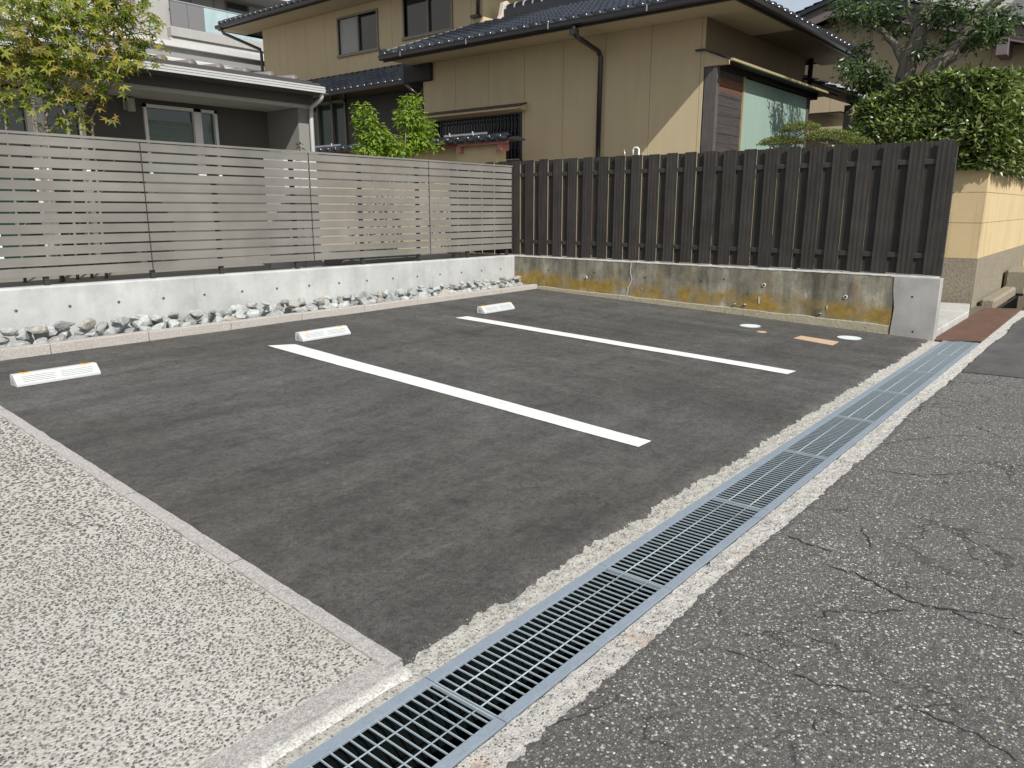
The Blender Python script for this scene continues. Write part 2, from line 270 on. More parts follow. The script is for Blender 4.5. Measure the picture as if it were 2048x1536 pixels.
# ------------------------------------------------------------------ object helpers
def world_loc(o):
    p = Vector(o.location)
    while o.parent: o = o.parent; p += Vector(o.location)
    return p
def tag(o, label=None, cat=None, group=None, kind=None):
    for k, v in (('label', label), ('category', cat), ('group', group), ('kind', kind)):
        if v: o[k] = v
    return o
def thing(name, loc, label, cat, group=None):
    o = bpy.data.objects.new(name, None); o.empty_display_size = .1; o.location = loc; COL.objects.link(o); return tag(o, label, cat, group)
class MB:
    def __init__(s): s.v = []; s.f = []
    def add(s, vs, fs):
        n = len(s.v); s.v += [tuple(v) for v in vs]; s.f += [tuple(i + n for i in f) for f in fs]; return s
    def box(s, x0, x1, y0, y1, z0, z1):
        v = [(x, y, z) for z in (z0, z1) for y in (y0, y1) for x in (x0, x1)]
        return s.add(v, [(0, 2, 3, 1), (4, 5, 7, 6), (0, 1, 5, 4), (2, 6, 7, 3), (0, 4, 6, 2), (1, 3, 7, 5)])
    def prism(s, poly, ax, a0, a1):
        """poly of 2d points pushed along an axis; ax 'x' -> (y,z), 'y' -> (x,z), 'z' -> (x,y)"""
        P = {'x': lambda p, a: (a, p[0], p[1]), 'y': lambda p, a: (p[0], a, p[1]), 'z': lambda p, a: (p[0], p[1], a)}[ax]
        n = len(poly); v = [P(p, a0) for p in poly] + [P(p, a1) for p in poly]
        return s.add(v, [tuple(range(n))[::-1], tuple(range(n, 2 * n))] + [(i, (i + 1) % n, n + (i + 1) % n, n + i) for i in range(n)])
    def beam(s, p, q, wd, ht, up=(0, 0, 1)):
        p, q = Vector(p), Vector(q); d = (q - p).normalized(); r = d.cross(Vector(up)).normalized() * wd / 2; u = r.cross(d).normalized() * ht / 2
        v = [a + i * r + j * u for a in (p, q) for i, j in ((-1, -1), (1, -1), (1, 1), (-1, 1))]
        return s.add(v, [(0, 3, 2, 1), (4, 5, 6, 7), (0, 1, 5, 4), (1, 2, 6, 5), (2, 3, 7, 6), (3, 0, 4, 7)])
    def tube(s, pts, rad, n=8, cap=True):
        pts = [Vector(p) for p in pts]; rad = rad if hasattr(rad, '__len__') else [rad] * len(pts); base = len(s.v); ref = None
        for i, p in enumerate(pts):
            d = (pts[min(i + 1, len(pts) - 1)] - pts[max(i - 1, 0)]).normalized()
            if ref is None: ref = d.orthogonal().normalized()
            ref = (ref - d * ref.dot(d)).normalized(); b = d.cross(ref)
            s.v += [tuple(p + (ref * math.cos(t) + b * math.sin(t)) * rad[i]) for t in (2 * math.pi * k / n for k in range(n))]
        for i in range(len(pts) - 1):
            for k in range(n): s.f.append((base + i * n + k, base + i * n + (k + 1) % n, base + (i + 1) * n + (k + 1) % n, base + (i + 1) * n + k))
        if cap: s.f.append(tuple(base + k for k in range(n))[::-1]); s.f.append(tuple(base + (len(pts) - 1) * n + k for k in range(n)))
        return s
    def build(s, name, mat, parent=None, smooth=False, bevel=0, loc=None):
        me = bpy.data.meshes.new(name); off = world_loc(parent) if parent else Vector(loc or (0, 0, 0))
        me.from_pydata([(v[0] - off.x, v[1] - off.y, v[2] - off.z) for v in s.v], [], s.f); me.validate(); me.update()
        me.materials.append(M[mat]); o = bpy.data.objects.new(name, me); COL.objects.link(o)
        if parent: o.parent = parent
        elif loc: o.location = loc
        if smooth: me.polygons.foreach_set('use_smooth', [True] * len(me.polygons))
        if bevel:
            b = bmesh.new(); b.from_mesh(me); bmesh.ops.bevel(b, geom=b.edges[:], offset=bevel, segments=1, affect='EDGES', clamp_overlap=True); b.to_mesh(me); b.free()
        return o
def box(name, mat, parent, x0, x1, y0, y1, z0, z1, bevel=0):
    return MB().box(min(x0, x1), max(x0, x1), min(y0, y1), max(y0, y1), min(z0, z1), max(z0, z1)).build(name, mat, parent, bevel=bevel)
def inst(src, parent, loc, rot=None, scale=None):
    o = src.copy(); COL.objects.link(o); o.parent = parent; o.location = Vector(loc) - (world_loc(parent) if parent else Vector())
    if rot is not None: o.rotation_euler = rot
    if scale is not None: o.scale = scale
    return o
def struct(o): o['kind'] = 'structure'; return o
def nz(*p): return noise.noise(Vector(p))

# ================================================================== THE GROUND
mb = MB(); mb.box(-60, 160, -60, 160, -1.2, -.9); struct(mb.build('ground', 'soil'))
XS0, XS1 = -4.0, 9.7
def lip(X):      # ragged front edge of the parking asphalt
    return 1.712 + .026 * nz(X * 1.3, 3.1, 0) + .032 * nz(X * 5, 0, 7) + .016 * nz(X * 14, 5, 0) + .007 * nz(X * 45, 5, 2)
def lip_road(X):
    return 1.132 + .030 * nz(X * .9, 9.1, 0) + .016 * nz(X * 6, 2, 7) + .014 * nz(X * 23, 5, 3) + .010 * nz(X * 70, 5, 2)
PADX = 1.49
def pad_edge(Y): return PADX + .027 * (Y - 1.7) + .006 * nz(Y * 7, 1, 1) + .004 * nz(Y * 25, 1, 4)
# parking asphalt: a sheet that climbs gently from the drain to the kerb
mb = MB(); xs = []; x = PADX - .02
while x < 9.60: xs.append(x); x += .012 if x < 5 else .025
xs.append(9.60); ny = 24
for x in xs:
    y0 = lip(x) if x > 1.52 else lip(x) - .0
    for j in range(ny + 1):
        y = y0 + (7.40 - y0) * (j / ny) ** 1.6; drop = -.022 if j == 0 else 0
        xx = x + (0.027 * (y - 1.7)) * max(0, 1 - (x - PADX) / 2)
        mb.v.append((xx, y - (.0 if j else .004), slope(y) + .016 + drop + .004 * nz(x * 1.1, y * 1.1, 2) * max(0, min(1, (x - PADX) / 1.0))))
n = ny + 1
for i in range(len(xs) - 1):
    for j in range(ny): a = i * n + j; mb.f.append((a, a + n, a + n + 1, a + 1))
struct(mb.build('parking_surface', 'lot', smooth=True))
# road beyond the drain
mb = MB(); xs = [-6, -3, -1]; x = 0
while x < 13: xs.append(x); x += .012 if x < 5 else .03
xs += [13.1, 16, 20, 40, 90]
for x in xs:
    e = lip_road(x) if x < 13 else 1.15
    for j, y in enumerate((e + .003, e, e - .02, e - .25, 0, -3, -20)): mb.v.append((x, y, (-.03 if j == 0 else .003 if j == 1 else .006) + (.006 * nz(x * .8, y * .8, 5) if j > 0 else 0)))
for i in range(len(xs) - 1):
    for j in range(6): a = i * 7 + j; mb.f.append((a, a + 1, a + 8, a + 7))
struct(mb.build('road', 'road'))
# darker repaired strip of road near the corner
mb = MB(); xs = [7.88 + .06 * i for i in range(92)] + [14, 20, 60]
for i, x in enumerate(xs):
    e = lip_road(x) - .012 if x < 13 else 1.13; d = 0
    for k, y in enumerate((e, .9, .5, 0, -.6, -2.2, -5)):
        xx = x + (((e - y) * .10 + .03 * nz(y * 4, 1, 1)) if i == 0 else 0); mb.v.append((xx, y, .0115 + .006 * nz(xx * .8, y * .8, 5)))
for i in range(len(xs) - 1):
    for j in range(6): a = i * 7 + j; mb.f.append((a, a + 1, a + 8, a + 7))
struct(mb.build('road_patch', 'patch'))
# cracks in the road
CRK = struct(MB().box(0, .001, 0, .001, -.02, -.019).build('road_cracks', 'hole'))
def crack(pts, wd=.007):
    P = [];
    for (a, b) in zip(pts, pts[1:]):
        nseg = max(2, int(math.dist(a, b) / .018))
        for k in range(nseg): t = k / nseg; P.append((a[0] + (b[0] - a[0]) * t + .022 * nz(a[0] * 9 + t * 7, b[1] * 5, 3) + rnd.uniform(-.005, .005), a[1] + (b[1] - a[1]) * t + .022 * nz(t * 8, a[1] * 9, b[0]) + rnd.uniform(-.006, .006)))
    m = MB()
    for i, p in enumerate(P):
        q = P[min(i + 1, len(P) - 1)]; o_ = P[max(0, i - 1)]; dx, dy = q[0] - o_[0], q[1] - o_[1]; L = math.hypot(dx, dy) or 1
        h = wd * (.2 + 1.3 * abs(nz(p[0] * 31, p[1] * 31, 8))) * (.2 if i in (0, len(P) - 1) else 1); z = .0095 + .006 * nz(p[0] * .8, p[1] * .8, 5)
        m.v += [(p[0] - dy / L * h, p[1] + dx / L * h, z), (p[0] + dy / L * h, p[1] - dx / L * h, z)]
    for i in range(len(P) - 1): m.f.append((2 * i, 2 * i + 1, 2 * i + 3, 2 * i + 2))
    m.build('crack', 'hole', CRK)
def gpt(u, v): d = ray(u, v); t = -CAM_H / d.z; return (d.x * t, d.y * t)
for line, wd in (([(1575, 1075), (1640, 1100), (1680, 1112)], .006), ([(1655, 1135), (1720, 1155), (1765, 1180), (1830, 1210), (1900, 1225), (1960, 1250), (2060, 1275)], .008), ([(1720, 1060), (1740, 1082), (1737, 1105)], .005), ([(1860, 1215), (2048, 1245)], .006),
        ([(1740, 940), (1850, 955), (1960, 945)], .005), ([(1605, 1275), (1660, 1290), (1700, 1310)], .005), ([(1630, 1245), (1655, 1228), (1700, 1225), (1740, 1230), (1810, 1222)], .005), ([(1590, 1350), (1640, 1375), (1700, 1382), (1750, 1390)], .006),
        ([(1830, 1425), (1900, 1450), (1960, 1480), (2060, 1540)], .007), ([(1450, 1305), (1520, 1325), (1560, 1350)], .005), ([(1600, 1260), (1610, 1262)], .006), ([(1625, 1445), (1635, 1480)], .005), ([(1950, 855), (2010, 880)], .005), ([(1580, 1065), (1520, 1040), (1440, 1035)], .004), ([(1760, 890), (1900, 872), (2048, 880)], .004)):
    crack([gpt(*p) for p in line], wd)

# concrete shoulders of the drain: broken-edged blocks
def shoulder(name, y_in, edge, joints, mat, z0, outer_extra):
    root = struct(MB().box(joints[0], joints[-1], min(y_in, y_in + .02), max(y_in, y_in + .02) , -.30, -.06).build(name, mat))
    for a, b in zip(joints, joints[1:]):
        m = MB(); nx = max(3, int((b - a) / .016)); nyy = 12
        for i in range(nx + 1):
            x = a + .003 + (b - a - .006) * i / nx; e = edge(x) + outer_extra
            for j in range(nyy + 1):
                t = j / nyy; y = y_in + (e - y_in) * t
                r = (.004 + .007 * t) * nz(x * 22, y * 22, 1) + .006 * t * nz(x * 60, y * 60, 4)
                m.v.append((x, y, z0 + r - (.10 if i in (0, nx) else 0)))
        for i in range(nx):
            for j in range(nyy): q = i * (nyy + 1) + j; m.f.append((q, q + nyy + 1, q + nyy + 2, q + 1) if outer_extra > 0 else (q, q + 1, q + nyy + 2, q + nyy + 1))
        m.build('concrete_block', mat, root, smooth=True)
shoulder('drain_kerb_inner', 1.602, lambda x: max(lip(x), 1.665), [-1, .9, 2.95, 4.72, 6.9, 9.62], 'shoulder', .0, .035)
shoulder('drain_kerb_outer', 1.247, lambda x: lip_road(x), [-1, 1.0, 2.84, 4.62, 6.55, 8.4, 10.3, 13.4], 'shoulder2', -.002, -.03)

# channel under the grates
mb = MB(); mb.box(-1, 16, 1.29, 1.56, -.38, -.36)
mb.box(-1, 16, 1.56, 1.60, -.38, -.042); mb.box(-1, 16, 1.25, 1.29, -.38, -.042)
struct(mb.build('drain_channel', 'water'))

# steel grates, one panel after another
def make_grate(x0, idx):
    names = ['nearest the camera, beside the pebble pad', 'next to the corner of the pebble pad', 'third along from the camera, by the first road crack', 'fourth along from the camera, at the first outer concrete joint',
             'fifth along, level with the near end of the long white line', 'sixth along from the camera, between the two white lines', 'seventh along from the camera, level with the short white line', 'eighth along from the camera, next to the dark road patch', 'ninth along from the camera, beside the buff plate and lids', 'last one, touching the rust brown cover plate']
    t = thing('drain_grate', (x0, 1.42, 0), 'steel drain grate, ' + names[idx], 'drain grate', 'steel grates in a row over the drain'); return t
gx = [.45 + 1.0365 * i for i in range(-1, 9)]
g0 = None
for idx, x0 in enumerate(gx):
    t = make_grate(x0, idx); L = 1.0365
    if g0 is None:
        P_ = [box('side_plate', 'galv', t, x0 + .002, x0 + L - .002, 1.556, 1.600, -.006, .004, .0008), box('side_plate', 'galv', t, x0 + .002, x0 + L - .002, 1.252, 1.292, -.006, .004, .0008)]
        for y in (1.363, 1.477): P_.append(MB().tube([(x0 + .006, y, -.001), (x0 + L - .006, y, -.001)], .0027, 6).build('cross_rod', 'bar', t, smooth=True))
        for xx in (x0 + .006, x0 + L - .006): P_.append(box('end_bar', 'bar', t, xx - .0022, xx + .0022, 1.292, 1.556, -.010, .002))
        b0 = box('bearing_bar', 'bar', t, x0 + .0345 + .004, x0 + .0345 + .0074, 1.292, 1.556, -.0055, .000); P_.append(b0)
        for k in range(1, 29): P_.append(inst(b0, t, world_loc(t) + Vector((.0345 * k, 0, 0)))); 
        g0 = P_; gt0 = t
    else:
        for p in g0:
            c = p.copy(); COL.objects.link(c); c.parent = t
# rust-brown cover plate and what follows it
o = MB().prism([(9.885, 1.245), (13.45, 1.245), (13.25, 1.70), (9.62, 1.70)], 'z', .004, .014).build('cover_plate', 'rustp', loc=(11.5, 1.45, .004)); tag(o, 'rust brown checkered steel plate covering the drain past the last grate', 'cover plate')
mb = MB().prism([(9.65, 1.715), (12.05, 1.72), (13.0, 1.86), (12.9, 2.30), (9.75, 2.30)], 'z', -.03, .085)
o = mb.build('concrete_slab', 'slab', loc=(11, 2, 0), bevel=.01); tag(o, 'pale concrete step slab between the retaining wall end and cream boundary wall', 'slab')
h_ = MB().tube([(10.35, 2.05, .05), (10.35, 2.05, .087)], .075, 16).build('drain_hole', 'hole', o)
struct(box('side_ground', 'soil', None, 9.75, 40, 1.72, 30, -.6, .0)); 
o = MB().box(13.5, 15.9, 1.60, 1.80, -.05, .12).build('kerb_stone', 'plinth', loc=(14, 1.7, 0), bevel=.03); tag(o, 'mossy low stone kerb at the foot of the cream boundary wall', 'kerb stone')
o = MB().box(16.0, 16.9, 1.45, 1.82, -.05, .42).build('stone_block', 'plinth', loc=(16.4, 1.6, 0), bevel=.05); tag(o, 'weathered square stone block at the far end of the cover plate', 'stone block')

# pebble pad with granite border
pad = MB(); ys = [1.70 + .05 * i for i in range(114)]
for y in ys: e = pad_edge(y) - .064; pad.v += [(-3, y + .08, slope(y) + .013), (e, y + .08, slope(y) + .013)]
for i in range(len(ys) - 1): pad.f.append((2 * i, 2 * i + 1, 2 * i + 3, 2 * i + 2))
PAD = struct(pad.build('pebble_pad', 'pad'))
def border(name, mat, pts_fn, a, b, z, wd, seglen):
    s0 = a
    while s0 < b - .01:
        s1 = min(b, s0 + seglen); m = MB(); k = 24
        for i in range(k + 1):
            s = s0 + .002 + (s1 - s0 - .004) * i / k; (x, y), (nx_, ny_) = pts_fn(s); zz = slope(y) + z
            for q, dz in ((0, -.03), (0, 0), (wd / 2, .0015), (wd, 0), (wd, -.03)):
                jx = .0035 * nz(s * 40, q * 70, 3); m.v.append((x - nx_ * q + jx, y - ny_ * q + jx, zz + dz + (.0022 * nz(s * 50, q * 50, 7) if dz > -.01 else 0)))
        for i in range(k):
            for j in range(4): q = i * 5 + j; m.f.append((q, q + 5, q + 6, q + 1))
        m.build(name, mat, PAD, smooth=False); s0 = s1
border('granite_strip', 'granite2', lambda s: ((pad_edge(s), s), (1, 0)), 1.71, 7.37, .0185, .066, 1.02)
border('granite_strip', 'granite2', lambda s: ((s, 1.70 + .006 * nz(s * 6, 2, 2)), (0, -1)), -2.5, 1.485, .0155, .078, 1.0)
m = MB()
for i in range(260):
    x = -2.5 + 3.97 * i / 259; a = 1.640 - .012 * nz(x * 8, 1, 3) + .006 * nz(x * 40, 1, 3)
    m.v += [(x, a, .004), (x, a + .012, .014 + .003 * nz(x * 30, 0, 0)), (x, 1.695, .017), (x, 1.70, .012)]
for i in range(259):
    for j in range(3): q = i * 4 + j; m.f.append((q, q + 4, q + 5, q + 1))
m.build('mortar_fillet', 'mortar', PAD, smooth=True)
# embedded pebbles: uncountable small stones
m = MB(); r2 = random.Random(3); y = 1.79
while y < 6.3:
    st = .0125 if y < 3.4 else .019; x = -.9
    while x < pad_edge(y) - .07:
        px, py = x + r2.uniform(-.5, .5) * st, y + r2.uniform(-.5, .5) * st
        if px < pad_edge(py) - .072 and py > 1.785 and in_view((px, py, slope(py)), 30) and r2.random() < .80:
            a = r2.gauss(R(20), R(38)); L = st * r2.uniform(.29, .56); W = L * r2.uniform(.45, .85); ca, sa = math.cos(a), math.sin(a); z = slope(py) + .0132
            vs = [(px + ca * L * math.cos(t) - sa * W * math.sin(t), py + sa * L * math.cos(t) + ca * W * math.sin(t), z) for t in (k * math.pi / 3.5 for k in range(7))] + [(px, py, z + .0016)]
            m.add(vs, [(k, (k + 1) % 7, 7) for k in range(7)])
        x += st
    y += st * .9
o = m.build('embedded_pebbles', 'pebble', smooth=True); tag(o, 'small grey oval pebbles set in the cream cement pad', kind='stuff')
# pale chips in the worn road
m = MB(); r2 = random.Random(5)
for zone, cnt in (((.8, 3.4, -.9, 1.13), 15000), ((3.4, 6.2, -.8, 1.13), 8000), ((6.2, 8.2, -.6, 1.1), 2600)):
    for _ in range(cnt):
        px, py = r2.uniform(zone[0], zone[1]), r2.uniform(zone[2], zone[3])
        if not in_view((px, py, 0), 20) or py > lip_road(px) - .03 or (px > 7.82 + (1.1 - py) * .1): continue
        if nz(px * 3, py * 3, 1) < r2.uniform(-1.2, .2): continue
        L = r2.choice((.0022, .003, .0038, .005, .0065)) * r2.uniform(.8, 1.2); a0 = r2.uniform(0, 6.3); z = .006 + .006 * nz(px * .8, py * .8, 5); k = r2.choice((4, 5, 6))
        vs = [(px + L * r2.uniform(.6, 1.15) * math.cos(a0 + 2 * math.pi * q / k), py + L * r2.uniform(.6, 1.15) * math.sin(a0 + 2 * math.pi * q / k), z + .0008) for q in range(k)] + [(px, py, z + .0025)]
        m.add(vs, [(q, (q + 1) % k, k) for q in range(k)])
o = m.build('road_chips', 'chip'); tag(o, 'pale stone chips worn out in the old road asphalt', kind='stuff')
# loose grit on the drain shoulders and lot
m = MB()
for _ in range(4200):
    side = r2.random() < .6; px = r2.uniform(.4, 7); py = r2.uniform(1.61, 1.74) if side else r2.uniform(1.13, 1.24)
    L = r2.uniform(.0015, .0045); z = .004
    vs = [(px + L * r2.uniform(.7, 1.2) * math.cos(q * 1.257), py + L * r2.uniform(.7, 1.2) * math.sin(q * 1.257), z) for q in range(5)] + [(px, py, z + L * .8)]
    m.add(vs, [(q, (q + 1) % 5, 5) for q in range(5)])
o = m.build('loose_grit', 'pebble'); tag(o, 'loose brown and grey grit on the broken drain edges', kind='stuff')
def boulder(name, p, r, mat, seed, flat=.6, sub=2, parent=None):
    b = bmesh.new(); bmesh.ops.create_icosphere(b, subdivisions=sub, radius=1)
    rr = random.Random(seed); ax = (rr.uniform(.75, 1.35), rr.uniform(.7, 1.1), flat * rr.uniform(.85, 1.15))
    planes = [Vector((rr.gauss(0, 1), rr.gauss(0, 1), rr.gauss(0, 1))).normalized() for _ in range(9)]; ds = [rr.uniform(.42, .8) for _ in planes]
    for v in b.verts:
        c = v.co.copy()
        for pl, d in zip(planes, ds):
            e = c.dot(pl) - d
            if e > 0: c -= pl * e
        c *= 1 + .07 * noise.noise(c * 2.5 + Vector((seed, 0, 0))); v.co = Vector((c.x * ax[0], c.y * ax[1], c.z * ax[2])) * r
    me = bpy.data.meshes.new(name); b.to_mesh(me); b.free(); me.materials.append(M[mat]); o = bpy.data.objects.new(name, me); COL.objects.link(o)
    if parent: o.parent = parent; o.location = Vector(p) - world_loc(parent)
    else: o.location = p
    o.rotation_euler = (rr.uniform(-.3, .3), rr.uniform(-.3, .3), rr.uniform(0, 6.3)); return o
for (u, v, s, l) in ((1030, 1212, .016, 'small grey rounded stone stuck in the broken concrete edge of the drain'), (830, 1350, .020, 'brown stone set in the drain edge at the corner of the pebble pad')):
    x, y = gpt(u, v); o = boulder('small_stone', (x, y, .006), s, 'rock', u, .5); tag(o, l, 'stone')

# ================================================================== PARKING LOT FURNITURE
def on_lot(u, v):
    z = 0
    for _ in range(30): d = ray(u, v); t = (z - CAM_H) / d.z; p = (d.x * t, d.y * t); z = slope(p[1]) + .016
    return p[0], p[1], z
for pts, lab in (([(535, 692), (590, 689), (1303, 883), (1277, 895)], 'long white painted line between the left and middle parking bays'), ([(910, 636), (935, 633), (1592, 743), (1575, 749)], 'white painted line farther back, right of the middle parking bay')):
    c = [on_lot(*p) for p in pts]; m = MB(); k = 60
    for i in range(k + 1):
        t = i / k
        for (a, b) in ((c[0], c[3]), (c[1], c[2])):
            x, y = a[0] + (b[0] - a[0]) * t, a[1] + (b[1] - a[1]) * t; x += .003 * nz(y * 6, x, 1); m.v.append((x, y, slope(y) + .0205 + .004 * nz(x * 1.1, y * 1.1, 2)))
    for i in range(k): m.f.append((2 * i, 2 * i + 1, 2 * i + 3, 2 * i + 2))
    o = m.build('parking_line', 'paint', loc=(c[0][0], c[0][1], c[0][2])); tag(o, lab, 'painted line', 'white lines between the parking bays')
def wheel_stop(x, y, L, lab):
    z = slope(y) + .016; t = thing('wheel_stop', (x + L / 2, y, z), lab, 'wheel stop', 'white wheel stops along the back of the lot')
    D, H = .135, .088; prof = [(-.085, 0), (-.085, .022), (-.028, H - .006), (-.018, H), (.03, H), (.045, H - .008), (.052, 0)]
    m = MB(); m.prism([(y + a, z + b) for a, b in prof], 'x', x, x + L); m.build('body', 'white', t, bevel=.003)
    for s_, ex in ((-1, x), (1, x + L)):      # the open socket at each end
        MB().prism([(y + a, z + b) for a, b in ((-.035, .018), (-.012, .055), (.015, .055), (.02, .018))], 'x', ex - .0015, ex + .0015).build('socket', 'shadowhole', t)
    for k in range(4):
        f = .2 + .19 * k; a = -.085 + (.057) * f; b = .022 + (H - .028) * f
        for xa, xb in ((x + .05, x + L / 2 - .02), (x + L / 2 + .02, x + L - .05)): MB().beam((xa, y + a, z + b + .0015), (xb, y + a, z + b + .0015), .008, .011, up=(0, -.7, .7)).build('tread_rib', 'white', t)
    for xa in (x + .055, x + L - .055 - .06):
        r = MB().box(xa, xa + .062, y - .022, y + .004, z + H - .002, z + H + .007).build('reflector', 'orange', t, bevel=.002); MB().box(xa + .012, xa + .050, y - .019, y - .012, z + H + .0055, z + H + .009).build('reflector_slot', 'hole', r)
    return t
wheel_stop(1.845, 6.42, .60, 'white wheel stop with amber reflectors, nearest one beside the pebble pad')
wheel_stop(4.375, 6.42, .60, 'white wheel stop behind the middle bay, left of the dark fence corner')
wheel_stop(7.045, 6.36, .60, 'white wheel stop farthest away, at the head of the short white line')
for (u, v, r_, lab) in ((1500, 652, .118, 'round white cap flush with the asphalt, left one near the stained wall'), (1698, 676, .125, 'round white cap flush with the asphalt, right of the buff plate')):
    x, y, z = on_lot(u, v); o = MB().tube([(x, y, z - .004), (x, y, z + .006)], r_, 28).build('inspection_cover', 'lid', loc=(x, y, z)); tag(o, lab, 'cap', 'round white caps in the lot')
    MB().tube([(x, y, z - .004), (x, y, z + .0035)], r_ + .012, 28).build('rim', 'galv', o)
p = [on_lot(*q) for q in ((1587, 677), (1602, 672), (1678, 684), (1665, 691))]
m = MB(); m.add([(a[0], a[1], a[2] + .004) for a in p] + [(a[0], a[1], a[2] - .01) for a in p], [(3, 2, 1, 0), (0, 1, 5, 4), (1, 2, 6, 5), (2, 3, 7, 6), (3, 0, 4, 7)])
o = m.build('cover_plate', 'plate', loc=p[0]); tag(o, 'buff rectangular cover plate flush with the asphalt beside a white cap', 'cover plate')
x, y, z = on_lot(1523, 664); o = MB().tube([(x, y, z - .004), (x, y, z + .005)], .055, 16).build('valve_lid', 'plate', loc=(x, y, z)); tag(o, 'small buff valve lid just behind the left white cap', 'valve lid')

# granite kerb in separate stones
kj = [-3.2, -2.3, -1.4, -.6, .25, 1.1, 1.95, 2.46, 3.34, 4.22, 5.12, 6.05, 6.95, 7.83, 8.69, 9.60]
kerb = struct(box('lot_kerb', 'soil', None, -3.2, 9.58, 7.43, 7.49, .05, .16))
for i, (a, b) in enumerate(zip(kj, kj[1:])):
    m = MB(); k = 14; zt = .312 - .0035 * max(0, a)
    for q in range(k + 1):
        x = a + .004 + (b - a - .008) * q / k
        for (yy, zz) in ((7.402, .10), (7.400, zt - .006), (7.407, zt), (7.495, zt), (7.50, zt - .006), (7.50, .10)):
            m.v.append((x, yy + .003 * nz(x * 15, zz * 30, 2), zz + .003 * nz(x * 12, yy * 30, 5)))
    for q in range(k):
        for j in range(5): c = q * 6 + j; m.f.append((c, c + 6, c + 7, c + 1))
    m.f.append((5, 4, 3, 2, 1, 0)); m.f.append(tuple(k * 6 + j for j in range(6)))
    m.build('kerb_stone', 'granite', kerb)
struct(box('rock_bed', 'gravel', None, -4, 9.58, 7.50, 7.88, .10, .235))
# rocks behind the kerb
r3 = random.Random(11); meshes = [boulder('rock', (0, 0, -50), 1, 'rock', 40 + i, .78, 2) for i in range(12)]
ordn = ['first', 'second', 'third', 'fourth', 'fifth', 'sixth', 'seventh', 'eighth', 'ninth', 'tenth', 'eleventh', 'twelfth', 'thirteenth', 'fourteenth', 'fifteenth', 'sixteenth']
first = True
vis = [c for c in range(7, len(kj) - 1)]
for row, (yy, zz, s0, s1, step, where) in enumerate(((7.585, .295, .085, .125, .165, 'in the front row'), (7.745, .345, .08, .12, .155, 'in the back row'), (7.67, .405, .055, .085, .23, 'in the upper row'))):
    x = 1.75; cnt = {}
    while x < 9.50:
        s = r3.uniform(s0, s1); ki = max(0, sum(1 for a in kj if a <= x) - 7); cnt[ki] = cnt.get(ki, 0) + 1
        src = meshes[r3.randrange(12)]; o = src.copy(); COL.objects.link(o); o.name = 'rock'
        far = 1 - .22 * (x - 2) / 7.5; s *= far
        o.location = (x + r3.uniform(-.02, .02), yy + r3.uniform(-.03, .03), zz * (1 - .045 * (x - 2) / 7) - .0 + r3.uniform(-.012, .02)); o.scale = (s * r3.uniform(.95, 1.35), s * r3.uniform(.8, 1.0), s * r3.uniform(.8, 1.05)); o.rotation_euler = (r3.uniform(-.4, .4), r3.uniform(-.4, .4), r3.uniform(-.6, .6) + r3.choice((0, math.pi)))
        big = 'large' if s > .105 else 'small' if s < .07 else 'medium sized'
        kw = 'at the left edge' if ki < 1 else 'over the %s kerb stone from left' % ordn[ki - 1] if ki <= 9 else 'at the right end'
        tag(o, '%s angular rock, %s %s %s' % (big, ordn[min(15, cnt[ki] - 1)], where, kw), 'rock', 'angular rocks behind the granite kerb'); x += step * far * r3.uniform(.82, 1.2)
for o in meshes: bpy.data.objects.remove(o)

# ================================================================== CONCRETE WALL AND SLAT FENCE
W1 = thing('concrete_wall', (3, 7.94, .1), 'pale grey new concrete wall with tie holes under the slat fence', 'wall')
def wtop(x): return .790 - .0064 * x
m = MB(); xs = [-4, -2, 0, 2, 4, 6, 8, 9.60]
for x in xs: m.v += [(x, 7.874, .05), (x, 7.874, wtop(x) - .018), (x, 7.884, wtop(x) - .003), (x, 7.892, wtop(x)), (x, 8.00, wtop(x)), (x, 8.01, .05)]
for i in range(len(xs) - 1):
    for j in range(5): q = i * 6 + j; m.f.append((q, q + 6, q + 7, q + 1))
m.f.append((5, 4, 3, 2, 1, 0)); m.f.append(tuple((len(xs) - 1) * 6 + j for j in range(6)))
m.build('wall_body', 'conc', W1)
for i in range(-4, 17):
    x = 2.378 + .457 * i; z = .566 - .003 * i
    if x > 9.58: continue
    hh = MB().tube([(x, 7.8728, z), (x, 7.878, z)], .017, 14).build('tie_hole', 'greyw', W1); MB().tube([(x + .002, 7.8722, z + .002), (x + .002, 7.8729, z + .002)], .010, 10).build('hole_bottom', 'slatdark', hh)
for x in (1.1, 4.1, 7.05): box('form_joint', 'conc2', W1, x, x + .003, 7.8732, 7.876, .15, wtop(x) - .01)

FN = thing('slat_fence', (5, 7.94, .75), 'taupe grey fence of thin horizontal slats standing on the pale concrete wall', 'fence')
YF = 7.915; joints = [-2.32, -.32, 1.68, 3.695, 5.710, 7.722, 9.565]
def rise(x): return .0035 * (9.6 - x)
for a, b in zip(joints, joints[1:]):
    for k in range(13):
        z0 = .832 + .0992 * k; m = MB()
        v0, v1 = (a + .006), (b - .006)
        for x in (v0, v1):
            zz = z0 + rise(x); m.v += [(x, YF + .014, zz), (x, YF, zz + .002), (x, YF, zz + .0812), (x, YF + .014, zz + .0832)]
        m.f += [(0, 1, 2, 3)[::-1], (4, 5, 6, 7), (0, 4, 5, 1)[::-1], (1, 5, 6, 2)[::-1], (2, 6, 7, 3)[::-1], (3, 7, 4, 0)[::-1]]; m.build('slat', 'slat', FN)
    m = MB(); m.beam((a, YF + .008, 2.122 + rise(a)), (b, YF + .008, 2.122 + rise(b)), .036, .022); m.build('top_rail', 'slat', FN)
for x in joints[1:-1]: box('joint_strip', 'slatdark', FN, x - .004, x + .004, YF - .003, YF + .016, .83 + rise(x), 2.11 + rise(x))
